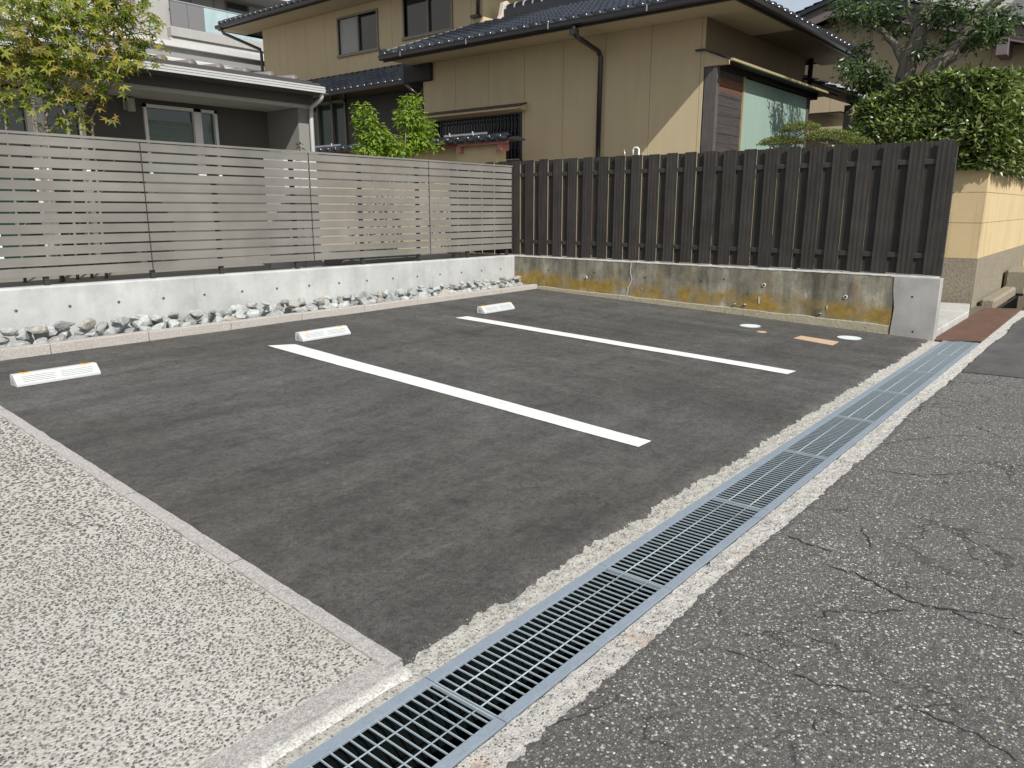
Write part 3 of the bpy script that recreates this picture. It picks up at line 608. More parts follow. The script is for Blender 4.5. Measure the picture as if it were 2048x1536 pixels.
box('end_post', 'slatdark', FN, 9.566, 9.578, YF - .004, YF + .03, .80, 2.125)
for x in (-1.3, -.3, .7, 1.68, 2.69, 3.70, 4.475, 5.478, 6.499, 7.52, 8.542, 9.47): box('post', 'slatdark', FN, x - .022, x + .022, YF + .018, YF + .058, wtop(x) - .01, 2.10 + rise(x))

# ================================================================== STAINED WALL AND CHARCOAL FENCE
W2 = thing('retaining_wall', (9.6, 5, 0), 'old stained retaining wall with ochre algae under the charcoal board fence', 'wall')
m = MB(); ys = [2.15 + .22 * i for i in range(43)]
for y in ys: m.v += [(9.58 + .004 * nz(y * 2, 0, 0), y, slope(y) - .05), (9.58 + .004 * nz(y * 2, 1, 0), y, .30), (9.58, y, .712), (9.60, y, .722), (9.72, y, .722), (9.72, y, -.05)]
for i in range(len(ys) - 1):
    for j in range(5): q = i * 6 + j; m.f.append((q, q + 1, q + 7, q + 6))
m.f.append(tuple(range(6))); m.build('wall_body', 'stained', W2)
m = MB(); k = 60                                          # cement cap, ragged along its front edge
for i in range(k * 3 + 1):
    y = 1.70 + 7.7 * i / (k * 3); d = .004 + .006 * abs(nz(y * 6, 1, 1)); b = .712 - .016 * abs(nz(y * 9, 4, 1)) - .006 * abs(nz(y * 40, 2, 2))
    m.v += [(9.577 - d * .3, y, b), (9.575, y, .724), (9.59, y, .7295 + .002 * nz(y * 20, 1, 2)), (9.72, y, .7295)]
for i in range(k * 3):
    for j in range(3): q = i * 4 + j; m.f.append((q, q + 1, q + 5, q + 4))
m.build('cement_cap', 'slab', W2, smooth=True)
e = MB().prism([(1.68, -.04), (2.15, -.04), (2.13, .35), (2.16, .55), (2.165, .7105), (1.68, .7105)], 'x', 9.572, 9.722).build('repaired_end', 'conc2', W2, bevel=.004); e['label'] = 'clean grey repaired end of the stained wall'
for (yy, zz) in ((1.95, .49), (1.9, .09)): MB().tube([(9.5705, yy, zz), (9.574, yy, zz)], .012, 10).build('tie_hole', 'hole', W2)
m = MB(); ys = [2.16 + .12 * i for i in range(60)]                # low footing
for y in ys:
    h = slope(y) + .125 - .012 * (y - 2.2) + .012 * nz(y * 3, 1, 7); d = .012 + .004 * nz(y * 4, 2, 2); m.v += [(9.578 - d, y, slope(y) - .03), (9.578 - d, y, h - .008), (9.581, y, h)]
for i in range(len(ys) - 1):
    for j in range(2): q = i * 3 + j; m.f.append((q, q + 1, q + 4, q + 3))
m.build('footing', 'footc', W2)
for (u, v) in ((1172, 555), (1528, 570), (1691, 594)):
    p = atX(u, v, 9.575); r = MB().tube([(9.568, p.y, p.z), (9.60, p.y, p.z)], .023, 14).build('weep_pipe', 'lid', W2, smooth=False); MB().tube([(9.5665, p.y, p.z), (9.569, p.y, p.z)], .016, 12).build('pipe_bore', 'hole', r)
for (u, v) in ((1097, 540), (1188, 545), (1290, 555), (1402, 562), (1402, 620), (1448, 558)):
    p = atX(u, v, 9.575); MB().tube([(9.5745, p.y, p.z), (9.579, p.y, p.z)], .011, 8).build('tie_hole', 'hole', W2)
m = MB(); P_ = [(1263, 525), (1261, 545), (1264, 560), (1257, 575), (1254, 590), (1252, 602)]; q_ = [atX(u, v, 9.5735) for u, v in P_]
ql = []
for a, b in zip(q_, q_[1:]):
    for k in range(5): ql.append(a.lerp(b, k / 5))
for i, p in enumerate(ql): wd = .010 + .006 * nz(i * .7, 1, 1); j = .008 * nz(i * .5, 3, 3); m.v += [(9.5735 - .003, p.y - wd + j, p.z), (9.5735 - .003, p.y + wd + j, p.z)]
for i in range(len(ql) - 1): m.f.append((2 * i, 2 * i + 2, 2 * i + 3, 2 * i + 1))
m.build('crack_filler', 'slab', W2)
for (u, v, a, b) in ((1518, 600, .014, .055), (1654, 614, .010, .03), (1284, 578, .008, .014)):
    p = atX(u, v, 9.572); m = MB(); m.add([(9.5725, p.y + a * math.cos(t) * (1 + .3 * nz(t, u, 0)), p.z + b * math.sin(t) * (1 + .3 * nz(t, u, 5))) for t in (k * .5236 for k in range(12))], [tuple(range(12))]); m.build('cement_dab', 'slab', W2)
for (u, v) in ((1470, 608), (1490, 609), (1640, 627)):
    p = atX(u, v, 9.565); boulder('spall', (9.566, p.y, p.z), .022, 'mortar', u, .5, 1, W2)

BF = thing('board_fence', (9.55, 5.5, .735), 'tall charcoal fence of overlapping vertical boards on the stained wall', 'fence')
def board(name, x0, x1, yc, wd, z0, z1, seedv):
    m = MB(); n_ = 6; pr = [(x1, -wd / 2), (x1, wd / 2), (x0 + .003, wd / 2)]
    gro = []
    for k in range(n_ + 1):
        t = wd / 2 - wd * k / n_; gro.append((x0 + (.0022 if k % 2 else 0), t))
    prof = [(x1, -wd / 2)] + [(x1, wd / 2)] + gro
    m.prism([(a, yc + b) for a, b in prof], 'z', z0, z1); return m.build(name, 'batten', BF)
yb = 1.800; first_f = first_b = None
k = 0
while yb < 9.3:
    for nm, off, x0, x1, wd, zz in (('front_board', 0, 9.592, 9.608, .160, 2.205), ('back_board', .13775, 9.630, 9.646, .125, 2.195)):
        ref = first_f if off == 0 else first_b
        if ref is None:
            ref = board(nm, x0, x1, yb + off, wd, .742, zz, k)
            if off == 0: first_f = ref
            else: first_b = ref
        elif yb + off < 9.3:
            c = ref.copy(); COL.objects.link(c); c.parent = BF; c.location = (0, .2755 * k, rnd.uniform(-.002, .003)); c.rotation_euler = (rnd.uniform(-.0012, .0012), 0, 0)
    yb += .2755; k += 1
for z in (.955, 1.985):
    m = MB(); m.prism([(9.609, z - .028), (9.609, z + .022), (9.615, z + .028), (9.629, z + .028), (9.629, z - .028)], 'y', 1.70, 9.32); m.build('rail', 'battrail', BF)
for y in (1.72, 3.35, 5.0, 6.65, 8.3): box('post', 'battrail', BF, 9.650, 9.700, y - .02, y + .02, .731, 2.15)
for y in (3.0, 3.9, 4.5, 5.3, 5.62, 2.7): box('packing_shim', 'slab', BF, 9.585, 9.64, y - .04, y + .04, .7305, .741)

# garden ground behind the walls
struct(box('garden_ground', 'gravel', None, -6, 9.72, 8.01, 30, .1, .70)); struct(box('house_ground', 'gravel', None, 9.73, 40, 2.45, 40, .01, .62))

# ================================================================== ROOF TILES
def tile_mesh(eave=False, wd=.262, ln=.27):
    m = MB(); prof = []
    for k in range(9):
        t = k / 8; x = (t - .5) * wd
        z = -.016 + .030 * (1 - math.cos(2 * math.pi * max(0, (t - .55) / .45))) / 1.0 if t > .55 else -.016 + .010 * (2 * t / .55 - 1) ** 2 * (1 if t < .275 else .4)
        prof.append((x, z))
    lipd = .065 if eave else .036
    rows = [(-.02, -lipd), (-.022, .0), (.0, .008), (ln, -.026)]
    for (y, dz) in rows:
        for (x, z) in prof: m.v.append((x, y, z + dz + .022))
    for i in range(3):
        for j in range(8): q = i * 9 + j; m.f.append((q, q + 1, q + 10, q + 9))
    if eave:      # round drop on the roll of the eaves tile
        c = len(m.v); cx_, cz = wd * .275, -.012
        m.v += [(cx_ + .070 * math.cos(t), -.030, cz + .015 + .065 * math.sin(t)) for t in (k * .6283 for k in range(10))]; m.v += [(cx_ + .070 * math.cos(t), .04, cz + .015 + .065 * math.sin(t)) for t in (k * .6283 for k in range(10))]
        m.f.append(tuple(c + k for k in range(10))); m.f += [(c + k, c + 10 + k, c + 10 + (k + 1) % 10, c + (k + 1) % 10) for k in range(10)]
    return m
T_MESH = {}
def tile_roof(parent, origin, ue, us, ncol, nrow, mat='tile', clip=None, maxp=290, pw=.262, pl=.235):
    """tiles laid from origin along the eaves direction ue and up the slope us; the ones in sight are parts, the rest one part"""
    ue, us = Vector(ue).normalized(), Vector(us).normalized(); un = ue.cross(us).normalized()
    if un.z < 0: un = -un
    B = Matrix((ue, us, un)).transposed(); rest = MB(); cnt = 0; off = world_loc(parent); lst = []
    for r_ in range(nrow):
        for c in range(ncol):
            if clip and not clip(c * pw, r_ * pl): continue
            p = Vector(origin) + ue * (c + .5) * pw + us * r_ * pl
            lst.append((not in_view(p, 10), r_, c, p))
    lst.sort(key=lambda q: (q[0], q[1], q[2]))
    for (hid, r_, c, p) in lst:
        eave = r_ == 0; key = (eave, mat, pw)
        if not hid and cnt < maxp:
            if key not in T_MESH:
                mm = tile_mesh(eave, pw); me = bpy.data.meshes.new('roof_tile'); me.from_pydata(mm.v, [], mm.f); me.materials.append(M[mat]); me.polygons.foreach_set('use_smooth', [True] * len(me.polygons)); T_MESH[key] = me
            o = bpy.data.objects.new('roof_tile', T_MESH[key]); COL.objects.link(o); o.parent = parent
            o.matrix_local = Matrix.Translation(p - off + un * rnd.uniform(-.002, .002)) @ (B @ Matrix.Rotation(rnd.uniform(-.008, .008), 3, 'Z')).to_4x4(); cnt += 1
        else:
            mm = tile_mesh(eave, pw); rest.add([p + B @ Vector(v) for v in mm.v], mm.f)
    if rest.v: o = rest.build('roof_tile_field', mat, parent, smooth=True); o['kind'] = 'stuff'

# ================================================================== TAN HOUSE
H = thing('tan_house', (12, 9, .6), 'two storey tan house with black glazed tile roofs behind the charcoal fence', 'house')
def panels(name, mat, ax, plane, a0, a1, z0, z1, holes=(), pitch=.915, th=.02, start=None, back=1):
    """wall cladding: one part per panel, 7 mm joints between; ax 'x' = wall on a plane of constant X"""
    a = start if start is not None else a0; edges = [a0]
    while a < a1:
        if a > a0 + .05: edges.append(a)
        a += pitch
    edges.append(a1)
    for p, q in zip(edges, edges[1:]):
        segs = [(z0, z1)]
        for (h0, h1, hz0, hz1) in holes:
            if p < h1 and q > h0: segs = [s for s in ((z0, hz0), (hz1, z1)) if s[1] - s[0] > .03]
        for s in segs:
            lo, hi = p + .0035, q - .0035
            for (h0, h1, hz0, hz1) in holes:       # cut the panel at the side of an opening
                if lo < h0 < hi and len(segs) and s == segs[0]:
                    (box(name, mat, H_(0), plane, plane + th, lo, h0, hz0, hz1) if ax == 'x' else box(name, mat, H_(0), lo, h0, plane, plane + th, hz0, hz1))
                if lo < h1 < hi and s == segs[0]:
                    (box(name, mat, H_(0), plane, plane + th, h1, hi, hz0, hz1) if ax == 'x' else box(name, mat, H_(0), h1, hi, plane, plane + th, hz0, hz1))
            if ax == 'x': box(name, mat, H_(0), plane, plane + th, lo, hi, s[0], s[1])
            else: box(name, mat, H_(0), lo, hi, plane, plane + th, s[0], s[1])
CUR = [H]
def H_(i): return CUR[0]
# wing: cladding in front of a backing wall
box('wall', 'joint', H, 12.016, 16.6, 5.906, 12.38, .3, 4.46) if False else None
def backing(name, mat, x0, x1, y0, y1, z0, z1): return box(name, mat, H, x0, x1, y0, y1, z0, z1)
WIN = (9.70, 12.12, 2.42, 3.29)
m = MB(); m.box(12.016, 12.2, 5.906, WIN[0], .4, 4.47); m.box(12.016, 12.2, WIN[0], WIN[1], .4, WIN[2]); m.box(12.016, 12.2, WIN[0], WIN[1], WIN[3], 4.47); m.box(12.016, 12.2, WIN[1], 12.4, .4, 4.47); m.build('wall_core', 'joint', H)
panels('wall_panel', 'tan', 'x', 12.0, 5.89, 12.4,   .5, 4.45, holes=(WIN,), start=5.89 + .065)
m = MB(); m.box(12.2, 16.6, 5.906, 6.1, .4, 4.46); m.box(16.4, 16.6, 6.1, 12.4, .4, 4.46); m.box(12.2, 16.4, 12.3, 12.4, .4, 4.46); m.build('wall_core', 'joint', H)
panels('wall_panel', 'tanshade', 'y', 5.886, 12.02, 16.6, 3.5, 4.46)  # shade above the bay is put into the darker panel colour
# lattice window
box('window_glass', 'glass', H, 12.12, 12.13, WIN[0], WIN[1], WIN[2], WIN[3])
wf = MB(); wf.box(11.985, 12.12, WIN[0] - .03, WIN[0] + .02, WIN[2] - .02, WIN[3]); wf.box(11.985, 12.12, WIN[1] - .02, WIN[1] + .03, WIN[2] - .02, WIN[3]); wf.box(11.96, 12.12, WIN[0] - .05, WIN[1] + .05, WIN[2] - .05, WIN[2] - .02); wf.box(11.99, 12.1, WIN[0], WIN[1], WIN[3] - .03, WIN[3]); wf.build('window_frame', 'brown', H)
lat0 = box('lattice_bar', 'navy', H, 12.02, 12.045, WIN[0] + .06, WIN[0] + .085, WIN[2], WIN[3] - .03)
for k in range(1, 26): inst(lat0, H, world_loc(H) + Vector((0, .0935 * k, 0)))
for z in (2.62, 2.95, 3.18): box('lattice_rail', 'navy', H, 12.046, 12.062, WIN[0], WIN[1], z, z + .02)
hd = MB(); hd.prism([(11.78, 3.33), (11.78, 3.37), (12.0, 3.44), (12.0, 3.30)], 'y', 9.56, 12.3); hd.build('window_hood', 'tan', H)
MB().prism([(11.765, 3.368), (11.765, 3.385), (12.0, 3.46), (12.0, 3.442)], 'y', 9.54, 12.3).build('hood_flashing', 'brown', H)

# wing eaves: soffit boards, fascia, gutter
EX, EY0, EY1, EZ = 11.10, 5.0, 12.66, 4.40
y = EY0
while y < EY1 - .05:
    q = min(EY1, y + .91); m = MB(); x_in = 12.0
    a = MB(); a.add([(EX + .05, y + .003, EZ + .052), (x_in, y + .003, 4.452), (x_in, q - .003, 4.452), (EX + .05, q - .003, EZ + .052), (EX + .05, y + .003, EZ + .067), (x_in, y + .003, 4.467), (x_in, q - .003, 4.467), (EX + .05, q - .003, EZ + .067)],
                    [(0, 1, 2, 3), (4, 7, 6, 5), (0, 4, 5, 1), (1, 5, 6, 2), (2, 6, 7, 3), (3, 7, 4, 0)]); a.build('soffit_board', 'soffit', H); y = q
x = 12.0
while x < 17.6:
    q = min(17.6, x + .91); a = MB(); a.add([(x + .003, EY0 + .05, EZ + .052), (q - .003, EY0 + .05, EZ + .052), (q - .003, 5.886, 4.452), (x + .003, 5.886, 4.452), (x + .003, EY0 + .05, EZ + .067), (q - .003, EY0 + .05, EZ + .067), (q - .003, 5.886, 4.467), (x + .003, 5.886, 4.467)],
        [(0, 1, 2, 3), (4, 7, 6, 5), (0, 4, 5, 1), (1, 5, 6, 2), (2, 6, 7, 3), (3, 7, 4, 0)]); a.build('soffit_board', 'soffit' if x < 13.5 else 'tanshade', H); x = q  # boards farther along take the darker tan with the eave shade painted in
def gutter(parent, p, q, out, r=.06, mat='gutter'):
    p, q, o_ = Vector(p), Vector(q), Vector(out); prof = [(-.0, .05), (.0, -.022), (.03, -.034), (.08, -.034), (.105, -.015), (.11, .045), (.118, .05), (.118, .058), (.10, .058), (.098, -.01), (.01, -.01), (.01, .05)]
    m = MB(); n_ = len(prof)
    for e in (p, q): m.v += [tuple(e + o_ * a + Vector((0, 0, b))) for a, b in prof]
    m.f += [(i, (i + 1) % n_, n_ + (i + 1) % n_, n_ + i) for i in range(n_)] + [tuple(range(n_)), tuple(range(n_, 2 * n_))[::-1]]
    return m.build('gutter', mat, parent)
box('fascia_board', 'brown', H, EX + .02, EX + .05, EY0 + .02, EY1, EZ, EZ + .13); box('fascia_board', 'brown', H, EX + .05, 17.6, EY0 + .02, EY0 + .05, EZ, EZ + .13)
gutter(H, (EX + .02, EY0 - .08, EZ + .06), (EX + .02, EY1 + .02, EZ + .06), (-1, 0, 0)); gutter(H, (EX - .08, EY0 + .02, EZ + .06), (17.62, EY0 + .02, EZ + .06), (0, -1, 0))
for y in (6.4, 8.3, 10.2, 12.0): box('gutter_bracket', 'flash', H, EX - .102, EX - .096, y, y + .02, EZ + .03, EZ + .12)
# roof deck under the tiles (hip at the road end)
TS = .36; RX = 14.35; RZ = EZ + .16 + (RX - EX) * TS
def z_at(d): return EZ + .13 + d * TS
m = MB(); hy = EY0 + (RX - EX)
m.v = [(EX, EY0, z_at(0)), (EX, EY1, z_at(0)), (RX, EY1, z_at(RX - EX)), (RX, hy, z_at(RX - EX)), (17.6, EY0, z_at(0)), (17.6, EY1, z_at(0)), (EX, EY0, EZ + .1), (EX, EY1, EZ + .1), (17.6, EY0, EZ + .1), (17.6, EY1, EZ + .1)]
m.f = [(0, 3, 2, 1), (0, 4, 3), (4, 5, 2, 3), (0, 6, 8, 4), (0, 1, 7, 6), (1, 2, 5, 9, 7), (4, 8, 9, 5)]; m.build('roof_deck', 'black', H)
sl_ = math.hypot(1, TS); us = (1, 0, TS)
tile_roof(H, (EX - .03, EY0 + .05, z_at(-.03) + .01), (0, 1, 0), us, 29, 14, clip=lambda a, b: a > b / sl_ - .1, maxp=240)
tile_roof(H, (17.55, EY0 - .03, z_at(-.03) + .01), (-1, 0, 0), (0, 1, TS), 24, 12, clip=lambda a, b: a > b / sl_ - .1 and a < 6.3 - b / sl_, maxp=50)
# verge edge at the far end, ridge, ridge-end tile and its plaster
MB().beam((EX - .02, EY1 + .02, z_at(0) + .02), (14.0, EY1 + .02, z_at(2.9) + .02), .05, .10).build('verge_board', 'flash', H)
m = MB(); [m.tube([(EX + .12 + .27 * i, EY1 - .05, z_at(.12 + .27 * i) + .04), (EX + .38 + .27 * i, EY1 - .05, z_at(.38 + .27 * i) + .055)], .05, 8) for i in range(0)]
g_ = MB().tube([(EX - .05, EY1 - .04, z_at(0) + .02), (EX + .06, EY1 - .04, z_at(.06) + .05)], .075, 12).build('corner_tile', 'tile', H)
m = MB(); zt = z_at(RX - EX)
m.box(RX - .14, RX + .14, hy, 12.0, zt - .05, zt + .17); m.build('ridge_course', 'tile', H)
for i in range(15):
    y = 12.0 - .26 * i; a = MB().tube([(RX, y, zt + .2), (RX, y - .25, zt + .2)], .10, 10).build('ridge_tile', 'tile', H, smooth=False); MB().tube([(RX, y - .005, zt + .2), (RX, y - .035, zt + .2)], .112, 10).build('tile_collar', 'pale_glare', a)
m = MB(); m.prism([(RX - .34, zt - .16), (RX + .34, zt - .16), (RX + .2, zt + .06), (RX + .13, zt + .32), (RX, zt + .38), (RX - .13, zt + .32), (RX - .2, zt + .06)], 'y', 12.0, 12.12); m.build('ridge_end_tile', 'mortarw', H, bevel=.01)
m = MB(); m.tube([(EX - .02, EY0 - .02, z_at(0) + .08), (RX, hy, zt + .12)], .09, 10); m.build('hip_ridge', 'tile', H, smooth=True)
# downpipes
def pipe(parent, pts, r=.04, mat='gutter', name='downpipe'):
    o = MB().tube(pts, r, 10).build(name, mat, parent, smooth=True); return o
a = atX(1150, 55, 11.08); b = atX(1163, 82, 11.3); c = atX(1200, 108, 11.93)
pipe(H, [(11.06, a.y, EZ + .02), (11.06, a.y, 4.30), (11.12, a.y - .04, 4.24), (11.90, c.y + .02, c.z + .05), (11.95, c.y, c.z - .05), (11.95, c.y + .02, .6)], .042)
box('pipe_hopper', 'gutter', H, 11.0, 11.11, a.y - .06, a.y + .06, 4.28, 4.37)
pipe(H, [(16.66, 5.80, 4.45), (16.66, 5.80, 3.4)], .05)
m = MB(); m.box(11.92, 13.2, 12.10, 12.95, 4.10, 4.47); m.build('boxed_eave_end', 'black', H, bevel=.02)
# bay window box on the right wall
BY = 5.67
m = MB(); m.box(12.10, 16.25, BY + .05, 5.884, 1.2, 3.70); m.build('bay_core', 'black', H)
box('bay_post', 'post', H, 12.0, 12.10, BY - .01, BY + .20, 1.2, 3.74)
z = 1.2; kk = 0
while z < 3.66:
    box('plank', 'bay', H, 12.103, 13.10, BY + .018 + .004 * (kk % 2), BY + .05, z + .003, min(z + .145, 3.66)); z += .148; kk += 1
box('bay_trim', 'gold', H, 13.10, 13.14, BY - .005, BY + .05, 1.2, 3.66)
for a, b in ((13.14, 14.7), (14.703, 16.25)): box('green_panel', 'green', H, a, b, BY + .005, BY + .05, 1.2, 3.64)
box('bay_post', 'post', H, 16.25, 16.35, BY - .01, BY + .20, 1.2, 3.70)
m = MB(); m.prism([(5.40, 3.765), (5.40, 3.79), (5.884, 3.968), (6.03, 3.968), (6.03, 3.943), (5.884, 3.943)], 'x', 11.93, 11.998); m.build('bay_roof_flashing', 'brown', H); MB().prism([(5.48, 3.70), (5.48, 3.768), (5.884, 3.938), (5.884, 3.70)], 'x', 11.985, 12.06).build('bay_cheek', 'tan', H)
m = MB(); m.prism([(5.40, 3.745), (5.40, 3.785), (5.884, 3.965), (5.884, 3.75)], 'x', 12.061, 17.1); m.build('bay_roof', 'brown', H)
box('bay_gutter', 'gold', H, 11.9, 17.15, 5.355, 5.398, 3.73, 3.765)
box('bay_lintel', 'black', H, 12.101, 16.8, BY - .02, 5.88, 3.66, 3.744)
# utility pipes on the wall just above the fence
t = thing('utility_pipes', (11.5, 6.5, .6), 'pale utility pipes on the tan wall above the charcoal fence', 'pipe')
p = atX(1276, 300, 11.9); q = atX(1262, 300, 11.9)
pipe(t, [(11.93, p.y, .62), (11.93, p.y, 2.47), (11.93, p.y + .03, 2.50), (11.93, p.y + .09, 2.50), (11.93, p.y + .115, 2.46), (11.93, p.y + .115, 2.36)], .018, 'lid', 'pipe')
pipe(t, [(11.93, p.y + .28, .62), (11.93, p.y + .28, 2.40), (11.93, p.y + .30, 2.48)], .013, 'flash', 'pipe')

# upper storey
UX, UY0, UY1, UZ = 14.0, 12.46, 21.33, 6.66
w1 = (16.12, 17.70, 5.53, 6.42); w2 = (13.45, 15.08, 5.64, 6.56)
m = MB(); m.box(UX + .016, UX + .2, UY0, UY1, 3.0, w1[2]); m.box(UX + .016, UX + .2, UY0, w2[0], w1[2], UZ); m.box(UX + .016, UX + .2, w2[0], w2[1], w2[3], UZ); m.box(UX + .016, UX + .2, w2[1], w1[0], w1[2], UZ); m.box(UX + .016, UX + .2, w1[0], w1[1], w1[3], UZ); m.box(UX + .016, UX + .2, w1[1], UY1, w1[2], UZ); m.box(UX + .2, 19, UY0, UY0 + .15, 3, UZ); m.box(UX + .2, 19, UY1 - .15, UY1, 3, UZ); m.build('wall_core', 'joint', H)
panels('wall_panel', 'tan', 'x', UX, UY0, UY1, 4.9, UZ, holes=(w1, w2), start=UY0 + .35)
panels('wall_panel', 'cream', 'y', UY0 - .02, UX + .005, 19, 4.3, UZ)
for (y0, y1, z0, z1), hasc in ((w1, 1), (w2, 0)):
    f = MB(); e = .05
    f.box(UX - .03, UX + .06, y0 - e, y0, z0 - e, z1 + e); f.box(UX - .03, UX + .06, y1, y1 + e, z0 - e, z1 + e); f.box(UX - .05, UX + .06, y0 - e - .03, y1 + e + .03, z0 - e - .02, z0); f.box(UX - .03, UX + .06, y0, y1, z1, z1 + e)
    fo = f.build('window_frame', 'frame', H); mid = (y0 + y1) / 2
    box('sash_stile', 'frame', fo, UX + .0, UX + .05, mid - .025, mid + .025, z0, z1)
    box('pane', 'glass', fo, UX + .06, UX + .066, y0, mid, z0, z1)
    box('pane', 'curtain' if hasc else 'glass', fo, UX + .04, UX + .046, mid, y1, z0, z1)
    box('meeting_rail', 'frame', fo, UX + .03, UX + .07, y0, y0 + .03, z0, z1)
UEX = 13.2; UE0, UE1 = 11.5, 22.45
y = UE0
while y < UE1 - .05:
    q = min(UE1, y + .91); box('soffit_board', 'soffit', H, UEX + .05, UX + .1, y + .003, q - .003, UZ + .01, UZ + .03); y = q
x = UX + .1
while x < 19: box('soffit_board', 'soffit', H, x + .003, x + .907, UE0 + .05, UY0 + .1, UZ + .01, UZ + .03); x += .91
box('fascia_board', 'brown', H, UEX + .02, UEX + .05, UE0, UE1, UZ, UZ + .14); gutter(H, (UEX + .02, UE0 - .05, UZ + .06), (UEX + .02, UE1, UZ + .06), (-1, 0, 0))
box('verge_board', 'brown', H, UEX + .05, 19, UE1 - .03, UE1, UZ, UZ + .12)
m = MB(); m.prism([(UEX, UZ + .15), (17, UZ + .15 + 3.8 * .4), (21, UZ + .15), (21, UZ + .05), (UEX, UZ + .05)], 'y', UE0, UE1); m.build('roof_deck', 'black', H)
tile_roof(H, (UEX - .03, UE0 + .05, UZ + .17), (0, 1, 0), (1, 0, .4), 41, 5, maxp=200)
pipe(H, [(UEX - .04, 22.2, UZ + .02), (UEX - .02, 22.1, UZ - .12), (UX - .05, 21.42, 6.12), (UX - .05, 21.38, 6.0), (UX - .05, 21.38, 3.0)], .045)
pipe(H, [(UX - .05, 12.56, 6.6), (UX - .05, 12.56, 5.75)], .042); box('pipe_bracket', 'gutter', H, UX - .11, UX, 12.5, 12.75, 5.74, 5.80)
# small roof between the storeys on the left, with windows in its shade
SX = 13.05; m = MB(); m.prism([(SX, 4.42), (SX, 4.36), (14.0, 4.90), (14.0, 4.96)], 'y', 14.05, 20.5); m.build('lean_roof_deck', 'black', H)
tile_roof(H, (SX - .02, 14.1, 4.42), (0, 1, 0), (1, 0, .60), 24, 5, maxp=130)
MB().beam((14.0, 14.05, 5.0), (14.0, 20.5, 5.0), .06, .07).build('lean_roof_ridge', 'tile', H)
gutter(H, (SX, 14.05, 4.36), (SX, 20.5, 4.36), (-1, 0, 0)); pipe(H, [(SX - .05, 14.05, 4.33), (SX + .1, 13.9, 4.15), (SX + .3, 13.8, 4.0), (SX + .3, 13.8, .7)], .035, 'gutter')
box('shade_toned_wall', 'brown', H, 13.9, 13.995, 12.4, 17.4, .6, 4.36); box('shade_toned_wall', 'brown', H, 13.9, 13.995, 19.3, 21, .6, 4.36)  # recess shade painted in as dark brown
f = MB(); 
for y in (17.42, 18.0, 18.65, 19.25): f.box(13.86, 13.94, y, y + .05, 2.2, 4.5)
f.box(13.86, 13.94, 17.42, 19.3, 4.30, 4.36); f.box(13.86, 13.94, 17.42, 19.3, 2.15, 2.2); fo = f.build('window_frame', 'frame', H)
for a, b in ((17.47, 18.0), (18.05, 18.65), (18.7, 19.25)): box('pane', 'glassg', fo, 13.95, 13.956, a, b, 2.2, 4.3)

# ================================================================== GARDEN WALL WITH TILED CAP (between the houses)
G = thing('garden_wall', (11, 11, .6), 'cream garden wall with red fascia and dark tiled cap behind the fence corner', 'wall')
box('wall_body', 'cream', G, 11.0, 11.16, 10.36, 15.5, .6, 2.60); box('wall_pier', 'cream', G, 10.86, 11.14, 9.36, 10.36, .6, 2.60)
box('fascia', 'red', G, 10.80, 10.85, 10.2, 15.5, 2.585, 2.665); box('fascia', 'redlit', G, 10.74, 10.79, 9.0, 10.22, 2.60, 2.665)  # near fascia in a lighter red: sunlight on it is put into the colour
for y in (9.2, 10.22): box('bracket', 'redlit', G, 10.76, 10.98, y - .05, y + .06, 2.49, 2.60)
MB().prism([(10.70, 2.668), (10.70, 2.69), (10.95, 2.735), (11.17, 2.69), (11.17, 2.668)], 'y', 8.92, 15.5).build('cap_roof', 'black', G)
tile_roof(G, (10.69, 8.95, 2.705), (0, 1, 0), (1, 0, .28), 25, 1, maxp=60)
for y in (9.95, 10.55, 14.2):
    m = MB(); m.box(10.86, 10.90, y - .02, y + .02, 2.74, 2.79); m.beam((10.86, y - .03, 2.79), (10.90, y + .03, 2.86), .02, .02); m.build('snow_guard', 'cable', G)
for a, b in ((9.6, 10.7), (13.9, 15.2)): box('guard_rail', 'flash', G, 10.87, 10.89, a, b, 2.80, 2.835)

# ================================================================== GREY HOUSE
Q = thing('grey_house', (5, 11, .7), 'single storey grey rendered house with deep eaves behind the slat fence', 'house'); CUR[0] = Q
GY, BYY = 10.45, 11.30
box('rear_wall', 'greyd', Q, -6, 7.66, BYY, BYY + .15, .7, 3.02) if False else None
gw = (5.37, 6.50, 1.9, 2.93); dl = (3.3, 4.55, .8, 2.95)
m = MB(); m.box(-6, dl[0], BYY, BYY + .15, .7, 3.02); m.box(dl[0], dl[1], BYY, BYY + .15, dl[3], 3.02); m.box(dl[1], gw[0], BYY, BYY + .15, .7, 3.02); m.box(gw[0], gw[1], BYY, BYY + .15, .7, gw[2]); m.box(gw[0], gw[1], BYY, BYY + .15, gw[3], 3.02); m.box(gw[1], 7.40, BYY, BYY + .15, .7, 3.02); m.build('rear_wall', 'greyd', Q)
box('side_fin', 'greyw', Q, 7.40, 7.66, 10.46, 14, .7, 3.0)
box('front_beam', 'greysof', Q, -6, 7.66, 10.45, 10.62, 3.0, 3.17); box('soffit', 'greysof', Q, -6, 7.4, 10.62, BYY, 3.0, 3.03)  # front beam: its sunlit face is put into the lighter grey
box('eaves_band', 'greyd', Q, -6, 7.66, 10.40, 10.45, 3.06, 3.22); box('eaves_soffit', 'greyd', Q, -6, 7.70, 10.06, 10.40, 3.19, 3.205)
m = MB()
for a, b in ((3.195, 3.222), (3.228, 3.255), (3.262, 3.285)): m.box(-6, 7.62, 10.03, 10.06, a, b)
